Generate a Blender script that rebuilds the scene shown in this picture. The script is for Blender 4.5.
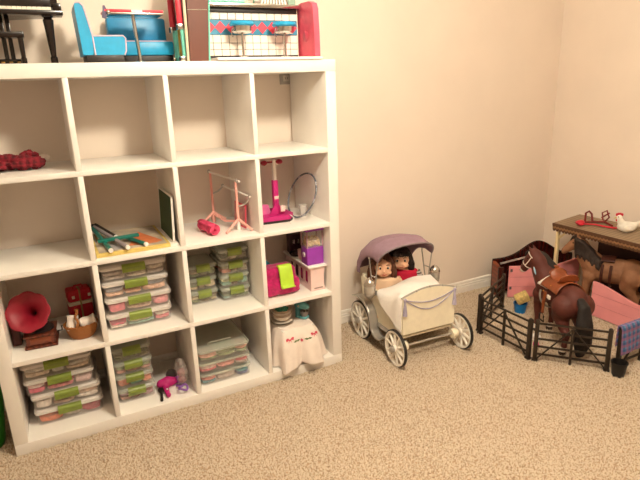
import bpy, bmesh, math, random
import numpy as np
from mathutils import Vector, Matrix, Euler, noise

for o in list(bpy.data.objects): bpy.data.objects.remove(o)
S = bpy.context.scene
COL = S.collection
R = math.radians
PI = math.pi

# ------------------------------------------------------------------ camera
CAM = (0.2912, -2.1763, 1.3978)
YAW, PITCH, ROLL, FPX = 0.46562, 0.28747, -0.03362, 535.42
fw = Vector((math.sin(YAW)*math.cos(PITCH), math.cos(YAW)*math.cos(PITCH), -math.sin(PITCH)))
rt = fw.cross(Vector((0, 0, 1))).normalized(); up = rt.cross(fw)
rt2 = math.cos(ROLL)*rt + math.sin(ROLL)*up
up2 = -math.sin(ROLL)*rt + math.cos(ROLL)*up
cd = bpy.data.cameras.new('camera'); cam = bpy.data.objects.new('camera', cd); COL.objects.link(cam)
cd.sensor_fit = 'HORIZONTAL'; cd.sensor_width = 36.0; cd.lens = 36.0*FPX/640.0; cd.clip_start = 0.02
m3 = Matrix((rt2, up2, -fw)).transposed()
cam.matrix_world = Matrix.Translation(CAM) @ m3.to_4x4()
S.camera = cam

# ------------------------------------------------------------------ world, light, exposure
w = bpy.data.worlds.new('world'); S.world = w; w.use_nodes = True
w.node_tree.nodes['Background'].inputs[0].default_value = (1, .8, .6, 1)
w.node_tree.nodes['Background'].inputs[1].default_value = 0.05
LIGHT_POS, LIGHT_R, LIGHT_STRENGTH, LIGHT_COL = (1.15, -1.40, 2.20), 0.11, 150, (1.0, 0.905, 0.715)   # globe lamp, built below
vs = S.view_settings
vs.view_transform = 'Standard'; vs.look = 'None'; vs.gamma = 1.0; vs.use_curve_mapping = False
vs.exposure = 0.72

# ------------------------------------------------------------------ materials
def lin(c):
    if isinstance(c, str):
        c = [int(c[i:i+2], 16)/255 for i in (0, 2, 4)]
    return tuple(x/12.92 if x <= .04045 else ((x+.055)/1.055)**2.4 for x in c)
MATS = {}
def mat(name, col, rough=.5, metal=0, var=.08, scale=30, bump=0, bscale=None, col2=None, alpha=None, spec=.5, sheen=0, trans=0):
    """Procedural principled material: base colour varied by noise, optional bump."""
    if name in MATS: return MATS[name]
    m = bpy.data.materials.new(name); m.use_nodes = True
    nt = m.node_tree; N = nt.nodes; L = nt.links
    b = N['Principled BSDF']
    b.inputs['Roughness'].default_value = rough; b.inputs['Metallic'].default_value = metal
    b.inputs['Specular IOR Level'].default_value = spec
    if sheen: b.inputs['Sheen Weight'].default_value = sheen
    if trans: b.inputs['Transmission Weight'].default_value = trans
    c = lin(col)
    c2 = lin(col2) if col2 else tuple(min(1, x*(1-var)) for x in c)
    c1 = c if col2 else tuple(min(1, x*(1+var)) for x in c)
    tc = N.new('ShaderNodeTexCoord')
    nz = N.new('ShaderNodeTexNoise'); nz.inputs['Scale'].default_value = scale; nz.inputs['Detail'].default_value = 3
    L.new(tc.outputs['Object'], nz.inputs['Vector'])
    rp = N.new('ShaderNodeValToRGB'); rp.color_ramp.elements[0].position = .35; rp.color_ramp.elements[1].position = .65
    rp.color_ramp.elements[0].color = (*c2, 1); rp.color_ramp.elements[1].color = (*c1, 1)
    L.new(nz.outputs['Fac'], rp.inputs['Fac']); L.new(rp.outputs['Color'], b.inputs['Base Color'])
    if bump:
        n2 = N.new('ShaderNodeTexNoise'); n2.inputs['Scale'].default_value = bscale or scale*4; n2.inputs['Detail'].default_value = 4
        L.new(tc.outputs['Object'], n2.inputs['Vector'])
        bp = N.new('ShaderNodeBump'); bp.inputs['Strength'].default_value = bump; bp.inputs['Distance'].default_value = .004
        L.new(n2.outputs['Fac'], bp.inputs['Height']); L.new(bp.outputs['Normal'], b.inputs['Normal'])
    if alpha is not None:
        tr = N.new('ShaderNodeBsdfTransparent'); mx = N.new('ShaderNodeMixShader'); mx.inputs[0].default_value = alpha
        L.new(tr.outputs[0], mx.inputs[1]); L.new(b.outputs[0], mx.inputs[2])
        L.new(mx.outputs[0], N['Material Output'].inputs['Surface'])
    MATS[name] = m
    return m

def wave_mat(name, ca, cb, scale, axis='X', rough=.5, distort=2.0, bump=0):
    if name in MATS: return MATS[name]
    m = mat(name, ca, rough); nt = m.node_tree; N = nt.nodes; L = nt.links; b = N['Principled BSDF']
    tc = N.new('ShaderNodeTexCoord'); wv = N.new('ShaderNodeTexWave'); wv.bands_direction = axis
    wv.inputs['Scale'].default_value = scale; wv.inputs['Distortion'].default_value = distort; wv.inputs['Detail'].default_value = 3
    L.new(tc.outputs['Object'], wv.inputs['Vector'])
    rp = N.new('ShaderNodeValToRGB'); rp.color_ramp.elements[0].color = (*lin(ca), 1); rp.color_ramp.elements[1].color = (*lin(cb), 1)
    L.new(wv.outputs['Fac'], rp.inputs['Fac']); L.new(rp.outputs['Color'], b.inputs['Base Color'])
    if bump:
        bp = N.new('ShaderNodeBump'); bp.inputs['Strength'].default_value = bump; bp.inputs['Distance'].default_value = .003
        L.new(wv.outputs['Fac'], bp.inputs['Height']); L.new(bp.outputs['Normal'], b.inputs['Normal'])
    return m

def plaid_mat(name, base, s1, s2, scale):
    """woven tartan: stripes along two object axes, multiplied"""
    if name in MATS: return MATS[name]
    m = mat(name, base, .9); nt = m.node_tree; N = nt.nodes; L = nt.links; b = N['Principled BSDF']
    tc = N.new('ShaderNodeTexCoord'); prev = None
    for ax, cc, ph in (('X', s1, 0), ('Z', s1, 1), ('X', s2, 2.4), ('Z', s2, 3.1)):
        wv = N.new('ShaderNodeTexWave'); wv.bands_direction = ax; wv.inputs['Scale'].default_value = scale
        wv.inputs['Phase Offset'].default_value = ph; wv.inputs['Distortion'].default_value = .4
        L.new(tc.outputs['Object'], wv.inputs['Vector'])
        rp = N.new('ShaderNodeValToRGB'); rp.color_ramp.elements[0].position = .6; rp.color_ramp.elements[1].position = .75
        rp.color_ramp.elements[0].color = (0, 0, 0, 1); rp.color_ramp.elements[1].color = (.55, .55, .55, 1)
        L.new(wv.outputs['Fac'], rp.inputs['Fac'])
        mx = N.new('ShaderNodeMix'); mx.data_type = 'RGBA'
        L.new(rp.outputs['Color'], mx.inputs[0]); mx.inputs[7].default_value = (*lin(cc), 1)
        if prev is None: mx.inputs[6].default_value = (*lin(base), 1)
        else: L.new(prev, mx.inputs[6])
        prev = mx.outputs[2]
    L.new(prev, b.inputs['Base Color'])
    return m

WALL = mat('wall_paint', 'efe0d2', .85, var=.02, scale=3, bump=.12, bscale=160, spec=.15)
CEIL = mat('ceiling_paint', 'f0ebe2', .9, var=.02)
TRIM = mat('trim_paint', 'f4eee6', .35, var=.02)
SHELF = mat('shelf_white', 'f7f1ea', .32, var=.015, scale=8)
BLACK = mat('piano_black', '1c1412', .18, var=.05)
GOLD = mat('gold', 'c9964a', .3, 1)
IVORY = mat('ivory', 'f4ecdc', .3)
CHROME = mat('chrome', 'd8d6d2', .16, 1, var=.03)
SILVER = mat('silver_plastic', 'b9b4ae', .3, .6, var=.04)
BLUE = mat('booth_blue', '1f9fd0', .4, var=.05)
BLUE2 = mat('booth_blue_dark', '1d86b8', .4, var=.05)
PIPING = mat('piping', 'd9c6d6', .4)
DARK = mat('dark_base', '231a18', .5)
REDV = mat('red_vinyl', 'd83a4c', .35, var=.05)
PINKV = mat('pink_panel', 'e75a70', .45, var=.05)
MINT = mat('mint', '7fd8c4', .4, var=.04)
YEL = mat('yellow_plastic', 'b5983a', .4)  # plain yellow plastic of the middle jukebox pilaster
BROWN = mat('juke_brown', '643220', .5, var=.06, scale=12)
TILE = mat('tile_cream', 'f8ede2', .3, var=.02)
GROUT = mat('grout', '5c504a', .8)
TBLUE = mat('tile_blue', '3a87a8', .4)
TRED = mat('tile_red', 'e2485a', .4)
WHITE = mat('white_plastic', 'f5efe8', .35, var=.02)
CLOTHW = mat('white_cloth', 'f2e4da', .95, var=.03, bump=.3, bscale=260)
MAGENTA = mat('magenta', 'c01e74', .45, var=.06)
MAGFAB = mat('magenta_fabric', 'b8155f', .95, var=.15, scale=90, bump=.5, bscale=220, sheen=.3)
PINK = mat('pink_plastic', 'f6b2a6', .4, var=.04)
HOTPINK = mat('hot_pink_foam', 'e0456e', .7, var=.06)
LIME = mat('lime', 'b9dc3c', .45, var=.04)
PURPLE = mat('purple', '9a3cae', .4, var=.05)
PALEPINK = mat('pale_pink', 'f2d2cc', .45, var=.03)
GREEN = mat('latch_green', '86973a', .4, var=.05)
GREEN2 = mat('latch_green_dark', '818f42', .4, var=.05)
BINW = mat('bin_white', 'f4ece6', .35, var=.02, alpha=.72)
BINC = mat('bin_clear', 'e9e0d9', .25, var=.02, alpha=.13)
BINCG = mat('bin_clear_lid', 'dfe2d4', .25, var=.03, alpha=.42)
GLASS = mat('clear_plastic', 'f0ebe8', .1, alpha=.16)
TEAL = mat('teal', '0f6c60', .4)
GREYTUBE = mat('grey_tube', '9b8f92', .4)
CHALK = mat('chalkboard', '3c5234', .8, var=.1, scale=20)
WOODR = wave_mat('red_brown_wood', '6a2f1c', '4c1f12', 14, 'X', .4, 6)
WOODL = mat('gram_dark', '20181a', .4)
HORN = mat('horn_red', '8e1026', .5, var=.1, scale=20)
HORNIN = mat('horn_throat', '2a1216', .6)
REDL = mat('suitcase_red', 'cc1c30', .5, var=.06)
CREAM = mat('cream_strap', 'e8d9c4', .6)
WICK = wave_mat('wicker', 'b5743a', '8a4e22', 60, 'Z', .8, 3, .6)
MAROON = plaid_mat('maroon_plaid', '76141f', '4a0e18', '8c1c2c', 11)
CARB = mat('carriage_cream', 'f4ead2', .4, var=.03)
TYRE = mat('tyre_black', '1e1a1a', .6)
WHEELW = mat('wheel_white', 'f2ebe0', .35, var=.02)
LAV = mat('lavender_fabric', '9a7d8c', .9, var=.06, bump=.3, bscale=200)
LAVIN = mat('lavender_lining', '8d7380', .9, var=.06)
LILAC = mat('lilac_swag', 'b0a8c0', .7)
SKIN = mat('doll_skin', 'ecb896', .45, var=.03)
HAIRB = mat('hair_brown', '5a3220', .6, var=.25, scale=60)
HAIRD = mat('hair_dark', '1e1210', .5, var=.25, scale=60)
LIP = mat('lip', 'b0564a', .5)
EYE = mat('eye', '1d1512', .1)
EYEW = mat('eye_white', 'f4efe8', .3)
PEACH = mat('peach_dress', 'f3cfae', .9, var=.04)
DRESSR = mat('red_dress', 'c40d38', .8, var=.06)
STRIPE = wave_mat('striped_knit', '1c1718', 'd8ccc8', 24, 'Z', .8, 0)
FENCE = mat('fence_dark', '2c2016', .5, var=.12)
HBAY = mat('bay_coat', '58241a', .65, var=.12, scale=25)
HTAN = mat('tan_coat', '98694a', .7, var=.14, scale=25)
HBLK = mat('horse_black', '1d1513', .7, var=.2, scale=80)
HWHITE = mat('horse_white', 'efe4d6', .7)
HOOF = mat('hoof', '3a2a22', .5)
MANE_D = mat('mane_dark', '2a1a12', .7, var=.3, scale=90)
LEATH = mat('saddle_leather', '8a431e', .4, var=.12, scale=30)
LEATHD = mat('dark_leather', '4a2216', .5, var=.1)
FLEECE = mat('fleece', 'f6f0e6', .95, bump=.5, bscale=300)
PBLUE = mat('halter_blue', 'a8d4e8', .5)
STPINK = mat('stable_pink', 'f6a0a4', .6, var=.05, scale=10)
GROOVE = mat('pink_groove', 'a8505a', .7)
STPOST = mat('stable_post_cream', 'e9d3a4', .5, var=.05, scale=20)
ROOFM = wave_mat('roof_brown', '9a846c', '8a745c', 12, 'Y', .8, 2, .4)
FASC = mat('roof_fascia', '5e3d28', .7)
FASC2 = mat('roof_fascia_light', '9a7048', .7)
CHERRY = wave_mat('cherry_wood', '3c100c', '2a0a08', 10, 'X', .25, 5)
CHERRYL = wave_mat('cherry_wood_light', '8a3c1c', '6e2c14', 10, 'Z', .3, 4)
BUCKET = mat('bucket_blue', '1477c0', .4)
HAY = mat('hay', 'd9bd7a', .9, var=.2, scale=80, bump=.6, bscale=150)
BUCKB = mat('bucket_black', '1b1716', .5)
PLAID = plaid_mat('blue_plaid', '5a8cba', '27467a', '9a5474', 9)
REDB = mat('bridle_red', '7a1c1a', .5)
RED = mat('bright_red', 'd02038', .5)
YELB = mat('board_yellow', 'dcc06c', .6)
TEALL = mat('mixer_teal', '64a9b0', .35)
GREYB = mat('grey_bowl', '8b8482', .35, .4)
TEALF = mat('teal_food', '4c9a80', .7, var=.25, scale=60)
LEAFG = mat('leaf_green', '6a7a4c', .8)
BAGGREEN = mat('bag_green', '2f8a24', .5, var=.1, scale=15)
ORANGE = mat('print_orange', 'd0622a', .6, var=.1)
POP = mat('popcorn', 'e8c890', .8, var=.15, scale=60)

# ------------------------------------------------------------------ geometry helpers
class G:
    """Collects shapes into one bmesh; build() makes ONE mesh object."""
    def __init__(s): s.bm = bmesh.new(); s.mi = 0
    def _tag(s, verts, M=None):
        if M is not None: bmesh.ops.transform(s.bm, matrix=M, verts=verts)
        fs = {f for v in verts for f in v.link_faces}
        for f in fs: f.material_index = s.mi
        return s
    def box(s, lo, hi, bev=0, M=None, seg=2):
        c = [(a+b)/2 for a, b in zip(lo, hi)]; d = [abs(b-a) for a, b in zip(lo, hi)]
        r = bmesh.ops.create_cube(s.bm, size=1, matrix=Matrix.Translation(c) @ Matrix.Diagonal((*d, 1)))
        vs_ = r['verts']
        if bev:
            es = list({e for v in vs_ for e in v.link_edges})
            rb = bmesh.ops.bevel(s.bm, geom=es, offset=min(bev, min(d)*.49), segments=seg, affect='EDGES', profile=.5)
            vs_ = list({v for f in rb['faces'] for v in f.verts} | {v for v in vs_ if v.is_valid})
        return s._tag(vs_, M)
    def cyl(s, p0, p1, r0, r1=None, seg=16, cap=True):
        if r1 is None: r1 = r0
        p0, p1 = Vector(p0), Vector(p1); d = p1-p0
        q = d.to_track_quat('Z', 'Y').to_matrix().to_4x4()
        r = bmesh.ops.create_cone(s.bm, cap_ends=cap, cap_tris=False, segments=seg, radius1=max(r0, 1e-5), radius2=max(r1, 1e-5), depth=d.length,
                                  matrix=Matrix.Translation((p0+p1)/2) @ q)
        return s._tag(r['verts'])
    def sph(s, c, r, seg=16, M=None, jit=0, seed=0):
        rr = (r, r, r) if not hasattr(r, '__len__') else r
        T = Matrix.Translation(c) @ (M if M is not None else Matrix()) @ Matrix.Diagonal((*rr, 1))
        q = bmesh.ops.create_uvsphere(s.bm, u_segments=seg, v_segments=max(6, seg*2//3), radius=1)
        if jit:
            for v in q['verts']:
                n = noise.noise_vector(v.co*1.7+Vector((seed*3.1, seed*1.7, seed)))
                v.co += n*jit
        return s._tag(q['verts'], T)
    def lathe(s, prof, seg=24, M=None, rmod=None, closed=False):
        rings = []
        for r, z in prof:
            ring = []
            for i in range(seg):
                a = 2*PI*i/seg; k = rmod(a, r, z) if rmod else 1
                ring.append(s.bm.verts.new((r*k*math.cos(a), r*k*math.sin(a), z)))
            rings.append(ring)
        for a, b in zip(rings, rings[1:]):
            for i in range(seg):
                j = (i+1) % seg
                s.bm.faces.new((a[i], a[j], b[j], b[i]))
        if closed:
            for i in range(seg):
                j = (i+1) % seg
                s.bm.faces.new((rings[-1][i], rings[-1][j], rings[0][j], rings[0][i]))
        else:
            if prof[0][0] > 1e-4: s.bm.faces.new(rings[0][::-1])
            if prof[-1][0] > 1e-4: s.bm.faces.new(rings[-1])
        return s._tag([v for r in rings for v in r], M)
    def tube(s, pts, r, seg=8, closed=False, flat=1.0):
        pts = [Vector(p) for p in pts]; n = len(pts); rings = []
        rr = r if hasattr(r, '__len__') else [r]*n
        ref = Vector((0, 0, 1))
        for i, p in enumerate(pts):
            if closed: t = pts[(i+1) % n]-pts[i-1]
            else: t = pts[min(i+1, n-1)]-pts[max(i-1, 0)]
            t.normalize()
            if abs(t.dot(ref)) > .95: ref = Vector((1, 0, 0)) if abs(t.x) < .9 else Vector((0, 1, 0))
            u = t.cross(ref).normalized(); v = u.cross(t).normalized(); ref = v
            rings.append([s.bm.verts.new(p+rr[i]*(math.cos(2*PI*k/seg)*u+flat*math.sin(2*PI*k/seg)*v)) for k in range(seg)])
        prs = list(zip(rings, rings[1:])) + ([(rings[-1], rings[0])] if closed else [])
        for a, b in prs:
            for k in range(seg):
                j = (k+1) % seg; s.bm.faces.new((a[k], a[j], b[j], b[k]))
        if not closed: s.bm.faces.new(rings[0][::-1]); s.bm.faces.new(rings[-1])
        return s._tag([v for q in rings for v in q])
    def prism(s, poly, o, u, v, th):
        """2-D polygon in plane (u, v) at origin o, extruded by th along u x v"""
        o, u, v = Vector(o), Vector(u), Vector(v); n = u.cross(v).normalized()*th
        a = [s.bm.verts.new(o+u*x+v*y) for x, y in poly]; b = [s.bm.verts.new(q.co+n) for q in a]
        k = len(a)
        s.bm.faces.new(a[::-1]); s.bm.faces.new(b)
        for i in range(k):
            j = (i+1) % k; s.bm.faces.new((a[i], a[j], b[j], b[i]))
        return s._tag(a+b)
    def grid(s, fn, nu, nv):
        vs_ = [[s.bm.verts.new(fn(i/nu, j/nv)) for j in range(nv+1)] for i in range(nu+1)]
        for i in range(nu):
            for j in range(nv):
                s.bm.faces.new((vs_[i][j], vs_[i+1][j], vs_[i+1][j+1], vs_[i][j+1]))
        return s._tag([v for r in vs_ for v in r])
    def m(s, i): s.mi = i; return s
    def build(s, name, mats, parent=None, smooth=True, label=None, solid=0, angle=35):
        bmesh.ops.recalc_face_normals(s.bm, faces=s.bm.faces)
        me = bpy.data.meshes.new(name); s.bm.to_mesh(me); s.bm.free()
        return link(name, me, mats, parent, smooth, label, solid, angle)

def link(name, me, mats, parent=None, smooth=True, label=None, solid=0, angle=35):
    o = bpy.data.objects.new(name, me); COL.objects.link(o)
    if not isinstance(mats, (list, tuple)): mats = [mats]
    if len(me.materials) == 0:
        for m_ in mats: me.materials.append(m_)
    if smooth:
        me.polygons.foreach_set('use_smooth', [True]*len(me.polygons))
        try: me.set_sharp_from_angle(angle=R(angle))
        except Exception: pass
    if parent is not None: o.parent = parent
    if label: o['label'] = label
    if solid:
        md = o.modifiers.new('thickness', 'SOLIDIFY'); md.thickness = solid; md.offset = 0
    return o

def tag(o, label, cat, group=None, kind=None):
    o['label'] = label; o['category'] = cat
    if group: o['group'] = group
    if kind: o['kind'] = kind
    return o
def thing(name, label, cat, loc=(0, 0, 0), rz=0, group=None):
    o = bpy.data.objects.new(name, None); COL.objects.link(o); o.empty_display_size = .05
    o.location = loc; o.rotation_euler = (0, 0, rz)
    return tag(o, label, cat, group)
def struct(o): o['kind'] = 'structure'; return o

def remeshed(gb, voxel, smooth=6, factor=.5):
    """union of the collected closed shapes as one continuous surface"""
    bmesh.ops.recalc_face_normals(gb.bm, faces=gb.bm.faces)
    me = bpy.data.meshes.new('tmp'); gb.bm.to_mesh(me); gb.bm.free()
    o = bpy.data.objects.new('tmp', me); COL.objects.link(o)
    md = o.modifiers.new('r', 'REMESH'); md.mode = 'VOXEL'; md.voxel_size = voxel
    sm = o.modifiers.new('s', 'SMOOTH'); sm.iterations = smooth; sm.factor = factor
    dg = bpy.context.evaluated_depsgraph_get()
    out = bpy.data.meshes.new_from_object(o.evaluated_get(dg))
    bpy.data.objects.remove(o); bpy.data.meshes.remove(me)
    out.materials.clear()
    return out
def paint(me, fn):
    n = len(me.polygons); c = np.empty(n*3); me.polygons.foreach_get('center', c); c = c.reshape(-1, 3)
    me.polygons.foreach_set('material_index', [int(fn(*p)) for p in c])
def limb(g, pts, rads, seg=14):
    for (a, b, ra, rb) in zip(pts, pts[1:], rads, rads[1:]):
        g.cyl(a, b, ra, rb, seg)
    for p, r_ in zip(pts, rads): g.sph(p, r_, seg)

def catmull(P, t):
    n = len(P)-1; x = min(max(t, 0), .99999)*n; i = int(x); f = x-i
    p = [Vector(P[max(0, min(n, i+k))]) for k in (-1, 0, 1, 2)]
    return .5*((2*p[1])+(-p[0]+p[2])*f+(2*p[0]-5*p[1]+4*p[2]-p[3])*f*f+(-p[0]+3*p[1]-3*p[2]+p[3])*f**3)

# ================================================================== THE ROOM
WX0, WX1, WY0, WY1, H = -2.8, 3.40, -4.8, 0.41, 2.55
struct(G().box((WX0-.1, WY0-.1, -.1), (WX1+.1, WY1+.1, 0)).build('floor', mat('carpet_base', 'a98b70', .95, var=.25, scale=60, bump=.6, bscale=180), smooth=False))
FLOOR = bpy.data.objects['floor']
struct(G().box((WX0-.1, WY1, 0), (WX1+.1, WY1+.1, H)).build('wall_back', WALL, smooth=False))
struct(G().box((WX1, WY0, 0), (WX1+.1, WY1, H)).build('wall_right', WALL, smooth=False))
struct(G().box((WX0-.1, WY0, 0), (WX0, WY1, H)).build('wall_left', WALL, smooth=False))
struct(G().box((WX0-.1, WY0-.1, 0), (WX1+.1, WY0, H)).build('wall_front', WALL, smooth=False))
struct(G().box((WX0-.1, WY0-.1, H), (WX1+.1, WY1+.1, H+.1)).build('ceiling', CEIL, smooth=False))
bprof = [(0, 0), (.016, 0), (.016, .044), (.0125, .047), (.0125, .058), (.009, .061), (.009, .072), (.006, .079), (0, .081)]
struct(G().prism(bprof, (WX0, WY1, 0), (0, -1, 0), (0, 0, 1), -(WX1-WX0)).build('baseboard_back', TRIM, smooth=False))
struct(G().prism(bprof, (WX1, WY0, 0), (-1, 0, 0), (0, 0, 1), -(WY1-.016-WY0)).build('baseboard_right', TRIM, smooth=False))

# carpet pile: short twisted tufts where the photograph shows the floor
def carpet():
    rng = np.random.default_rng(4)
    sp = .0072
    xs = np.arange(-.75, WX1-.02, sp); ys = np.arange(-1.55, WY1-.02, sp)
    X, Y = np.meshgrid(xs, ys); X = X.ravel(); Y = Y.ravel(); n = len(X)
    X = X+rng.uniform(-.5, .5, n)*sp; Y = Y+rng.uniform(-.5, .5, n)*sp
    h = rng.uniform(.004, .011, n); r_ = rng.uniform(.0045, .0075, n); a0 = rng.uniform(0, 2*PI, n)
    tx = rng.normal(0, .004, n); ty = rng.normal(0, .004, n)
    V = np.zeros((n, 4, 3))
    for k in range(3):
        a = a0+2*PI*k/3
        V[:, k, 0] = X+r_*np.cos(a); V[:, k, 1] = Y+r_*np.sin(a); V[:, k, 2] = -.001
    V[:, 3, 0] = X+tx; V[:, 3, 1] = Y+ty; V[:, 3, 2] = h
    base = (np.arange(n)*4)[:, None, None]
    Fc = np.array([[0, 1, 3], [1, 2, 3], [2, 0, 3]])[None]+base
    me = bpy.data.meshes.new('carpet_pile')
    me.vertices.add(n*4); me.vertices.foreach_set('co', V.ravel())
    me.loops.add(n*9); me.loops.foreach_set('vertex_index', Fc.ravel().astype(np.int32))
    me.polygons.add(n*3); me.polygons.foreach_set('loop_start', np.arange(0, n*9, 3, dtype=np.int32))
    me.update(calc_edges=True); me.validate()
    m = bpy.data.materials.new('carpet'); m.use_nodes = True; nt = m.node_tree; N = nt.nodes; L = nt.links; b = N['Principled BSDF']
    b.inputs['Roughness'].default_value = .95; b.inputs['Specular IOR Level'].default_value = .1
    tc = N.new('ShaderNodeTexCoord'); n1 = N.new('ShaderNodeTexNoise'); n1.inputs['Scale'].default_value = 150; n1.inputs['Detail'].default_value = 2
    L.new(tc.outputs['Object'], n1.inputs['Vector'])
    rp = N.new('ShaderNodeValToRGB'); e = rp.color_ramp.elements
    e[0].position = .34; e[0].color = (*lin('aa937c'), 1); e[1].position = .52; e[1].color = (*lin('d8c6b0'), 1)
    q = rp.color_ramp.elements.new(.42); q.color = (*lin('c6b099'), 1)
    L.new(n1.outputs['Fac'], rp.inputs['Fac']); L.new(rp.outputs['Color'], b.inputs['Base Color'])
    o = bpy.data.objects.new('carpet_pile', me); COL.objects.link(o); me.materials.append(m)
    o.parent = FLOOR; o['kind'] = 'stuff'
carpet()

# hanging globe lamp (above the frame) that lights the room
t = thing('pendant_lamp', 'round white globe lamp hanging from the ceiling above the frame', 'lamp', (LIGHT_POS[0], LIGHT_POS[1], H))
G().lathe([(.07, 0), (.07, -.012), (.02, -.03), (.0, -.03)], 24).build('canopy', WHITE, t)
G().cyl((0, 0, -.03), (0, 0, LIGHT_POS[2]-H+LIGHT_R), .006).build('stem', WHITE, t)
md = bpy.data.materials.new('lamp_globe'); md.use_nodes = True
md.node_tree.nodes['Principled BSDF'].inputs['Emission Color'].default_value = (*LIGHT_COL, 1)
md.node_tree.nodes['Principled BSDF'].inputs['Emission Strength'].default_value = LIGHT_STRENGTH
G().sph((0, 0, LIGHT_POS[2]-H), LIGHT_R, 24).build('globe', md, t)

# ================================================================== CUBE SHELF
t = thing('cube_shelf', 'large white cube shelf unit with sixteen open compartments against the wall', 'shelf', (0, 0, 0))
BV = .0018
D0, D1 = 0.0, .39
CX = [(.05, .3835), (.4035, .735), (.755, 1.0865), (1.1065, 1.44)]
FZ = [1.1065, .755, .4035, .05]           # compartment floors, top row first
CZ = [1.44, 1.0865, .735, .3835]
G().box((0, D0, 1.44), (1.49, D1, 1.49), BV).build('top_panel', SHELF, t)
G().box((0, D0, 0), (1.49, D1, .05), BV).build('bottom_panel', SHELF, t)
for x in (0, 1.44): G().box((x, D0, .05), (x+.05, D1, 1.44), BV).build('side_panel', SHELF, t)
for z in (.3835, .735, 1.0865): G().box((.05, D0+.0005, z), (1.44, D1-.0005, z+.02), BV).build('shelf_board', SHELF, t)
dv = None
for x in (.3835, .735, 1.0865):
    for z0, z1 in zip(FZ, CZ):
        G().box((x, D0+.001, z0), (x+.02, D1-.001, z1), BV).build('divider', SHELF, t)

FZ = [z+.0007 for z in FZ]                # things stand a hair above the boards
# wall outlet seen through the open back of the top right compartment
t = thing('wall_outlet', 'wall socket plate with painted-in grey shade, seen through top right shelf compartment', 'outlet', (1.428, WY1, 1.447))
G().box((-.035, -.006, -.057), (.035, 0, .057), .003).build('cover_plate', mat('outlet_shaded', 'a8a098', .5), t)  # plate colour greyed to carry the shadow inside the compartment
for z in (-.028, .028):
    so = G().box((-.017, -.008, z-.014), (.017, -.004, z+.014), .004).build('socket', mat('outlet_white', 'c9c0b6', .4), t)
    for x in (-.006, .006): G().box((x-.0012, -.0088, z-.004), (x+.0012, -.0075, z+.006)).build('slot', DARK, so)

# ================================================================== ON TOP OF THE SHELF
TZ = 1.4907
# --- grand piano
t = thing('toy_piano', 'glossy black toy grand piano standing on top left of the shelf', 'piano', (.19, .06, TZ))
kz = .185
poly = [(-.225, .07), (.225, .07), (.225, .16), (.19, .22), (.12, .25), (.06, .29), (-.02, .325), (-.15, .325), (-.21, .30), (-.225, .25)]
G().prism(poly, (0, 0, kz-.012), (1, 0, 0), (0, 1, 0), .085).build('case', BLACK, t)
G().box((-.235, 0, kz-.022), (.235, .08, kz-.006), .002).build('keybed', BLACK, t)
for s in (-1, 1): G().box((s*.218-.014, -.002, kz-.008), (s*.218+.014, .075, kz+.018), .003).build('cheek_block', BLACK, t)
G().box((-.203, .066, kz-.004), (.203, .078, kz+.075), .002).build('fallboard', BLACK, t)
g = G()
for i in range(26): g.box((-.2+i*.0154, .006, kz-.006), (-.2+i*.0154+.0146, .066, kz+.004), .0008, seg=1)
g.build('white_keys', IVORY, t)
g = G()
for i in range(25):
    if i % 7 not in (2, 6): g.box((-.2+(i+1)*.0154-.004, .03, kz+.004), (-.2+(i+1)*.0154+.004, .066, kz+.009), .001, seg=1)
g.build('black_keys', BLACK, t)
g = G()
for i, (dx, w_) in enumerate(((-.03, .006), (-.02, .004), (-.012, .007), (-.001, .004), (.007, .006), (.017, .005), (.026, .006))):
    g.tube([(dx+.0, .0655, kz+.022), (dx+w_*.5, .0655, kz+.031), (dx+w_, .0655, kz+.023)], .0012, 6)
g.tube([(-.04, .0655, kz+.017), (0, .0655, kz+.019), (.04, .0655, kz+.016)], .001, 6)
g.build('gold_lettering', GOLD, t)
G().prism([(x*1.01, y) for x, y in poly], (0, 0, kz+.073), (1, 0, 0), (0, 1, 0), .008).build('lid', BLACK, t)
for x, y in ((-.19, .045), (.185, .045), (-.05, .27)):
    G().lathe([(.011, 0), (.013, .004), (.013, .022), (.0095, .026), (.0125, .06), (.017, .13), (.019, .15), (.013, .155), (.022, .163), (.022, kz-.02)], 8,
              Matrix.Translation((x, y, 0)) @ Matrix.Rotation(PI/8, 4, 'Z')).build('leg', BLACK, t, smooth=False)
ly = G()
for x in (-.028, -.008): ly.box((x+.055, .07, .015), (x+.069, .085, kz-.01), .002)
ly.box((.0, .06, 0), (.09, .095, .02), .003); ly.build('pedal_lyre', BLACK, t)
for x in (.02, .045, .07): G().box((x-.006, .035, .006), (x+.006, .065, .01), .002).build('pedal', GOLD, t)
# --- piano bench
t = thing('piano_bench', 'small black piano bench tucked in front of the toy piano', 'bench', (.185, .055, TZ))
G().box((-.105, -.03, .085), (.105, .03, .105), .004).build('seat', BLACK, t)
for x in (-.092, .092):
    for y in (-.022, .022):
        G().lathe([(.009, 0), (.0095, .018), (.007, .02), (.0085, .085)], 8, Matrix.Translation((x, y, 0))).build('leg', BLACK, t)

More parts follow.
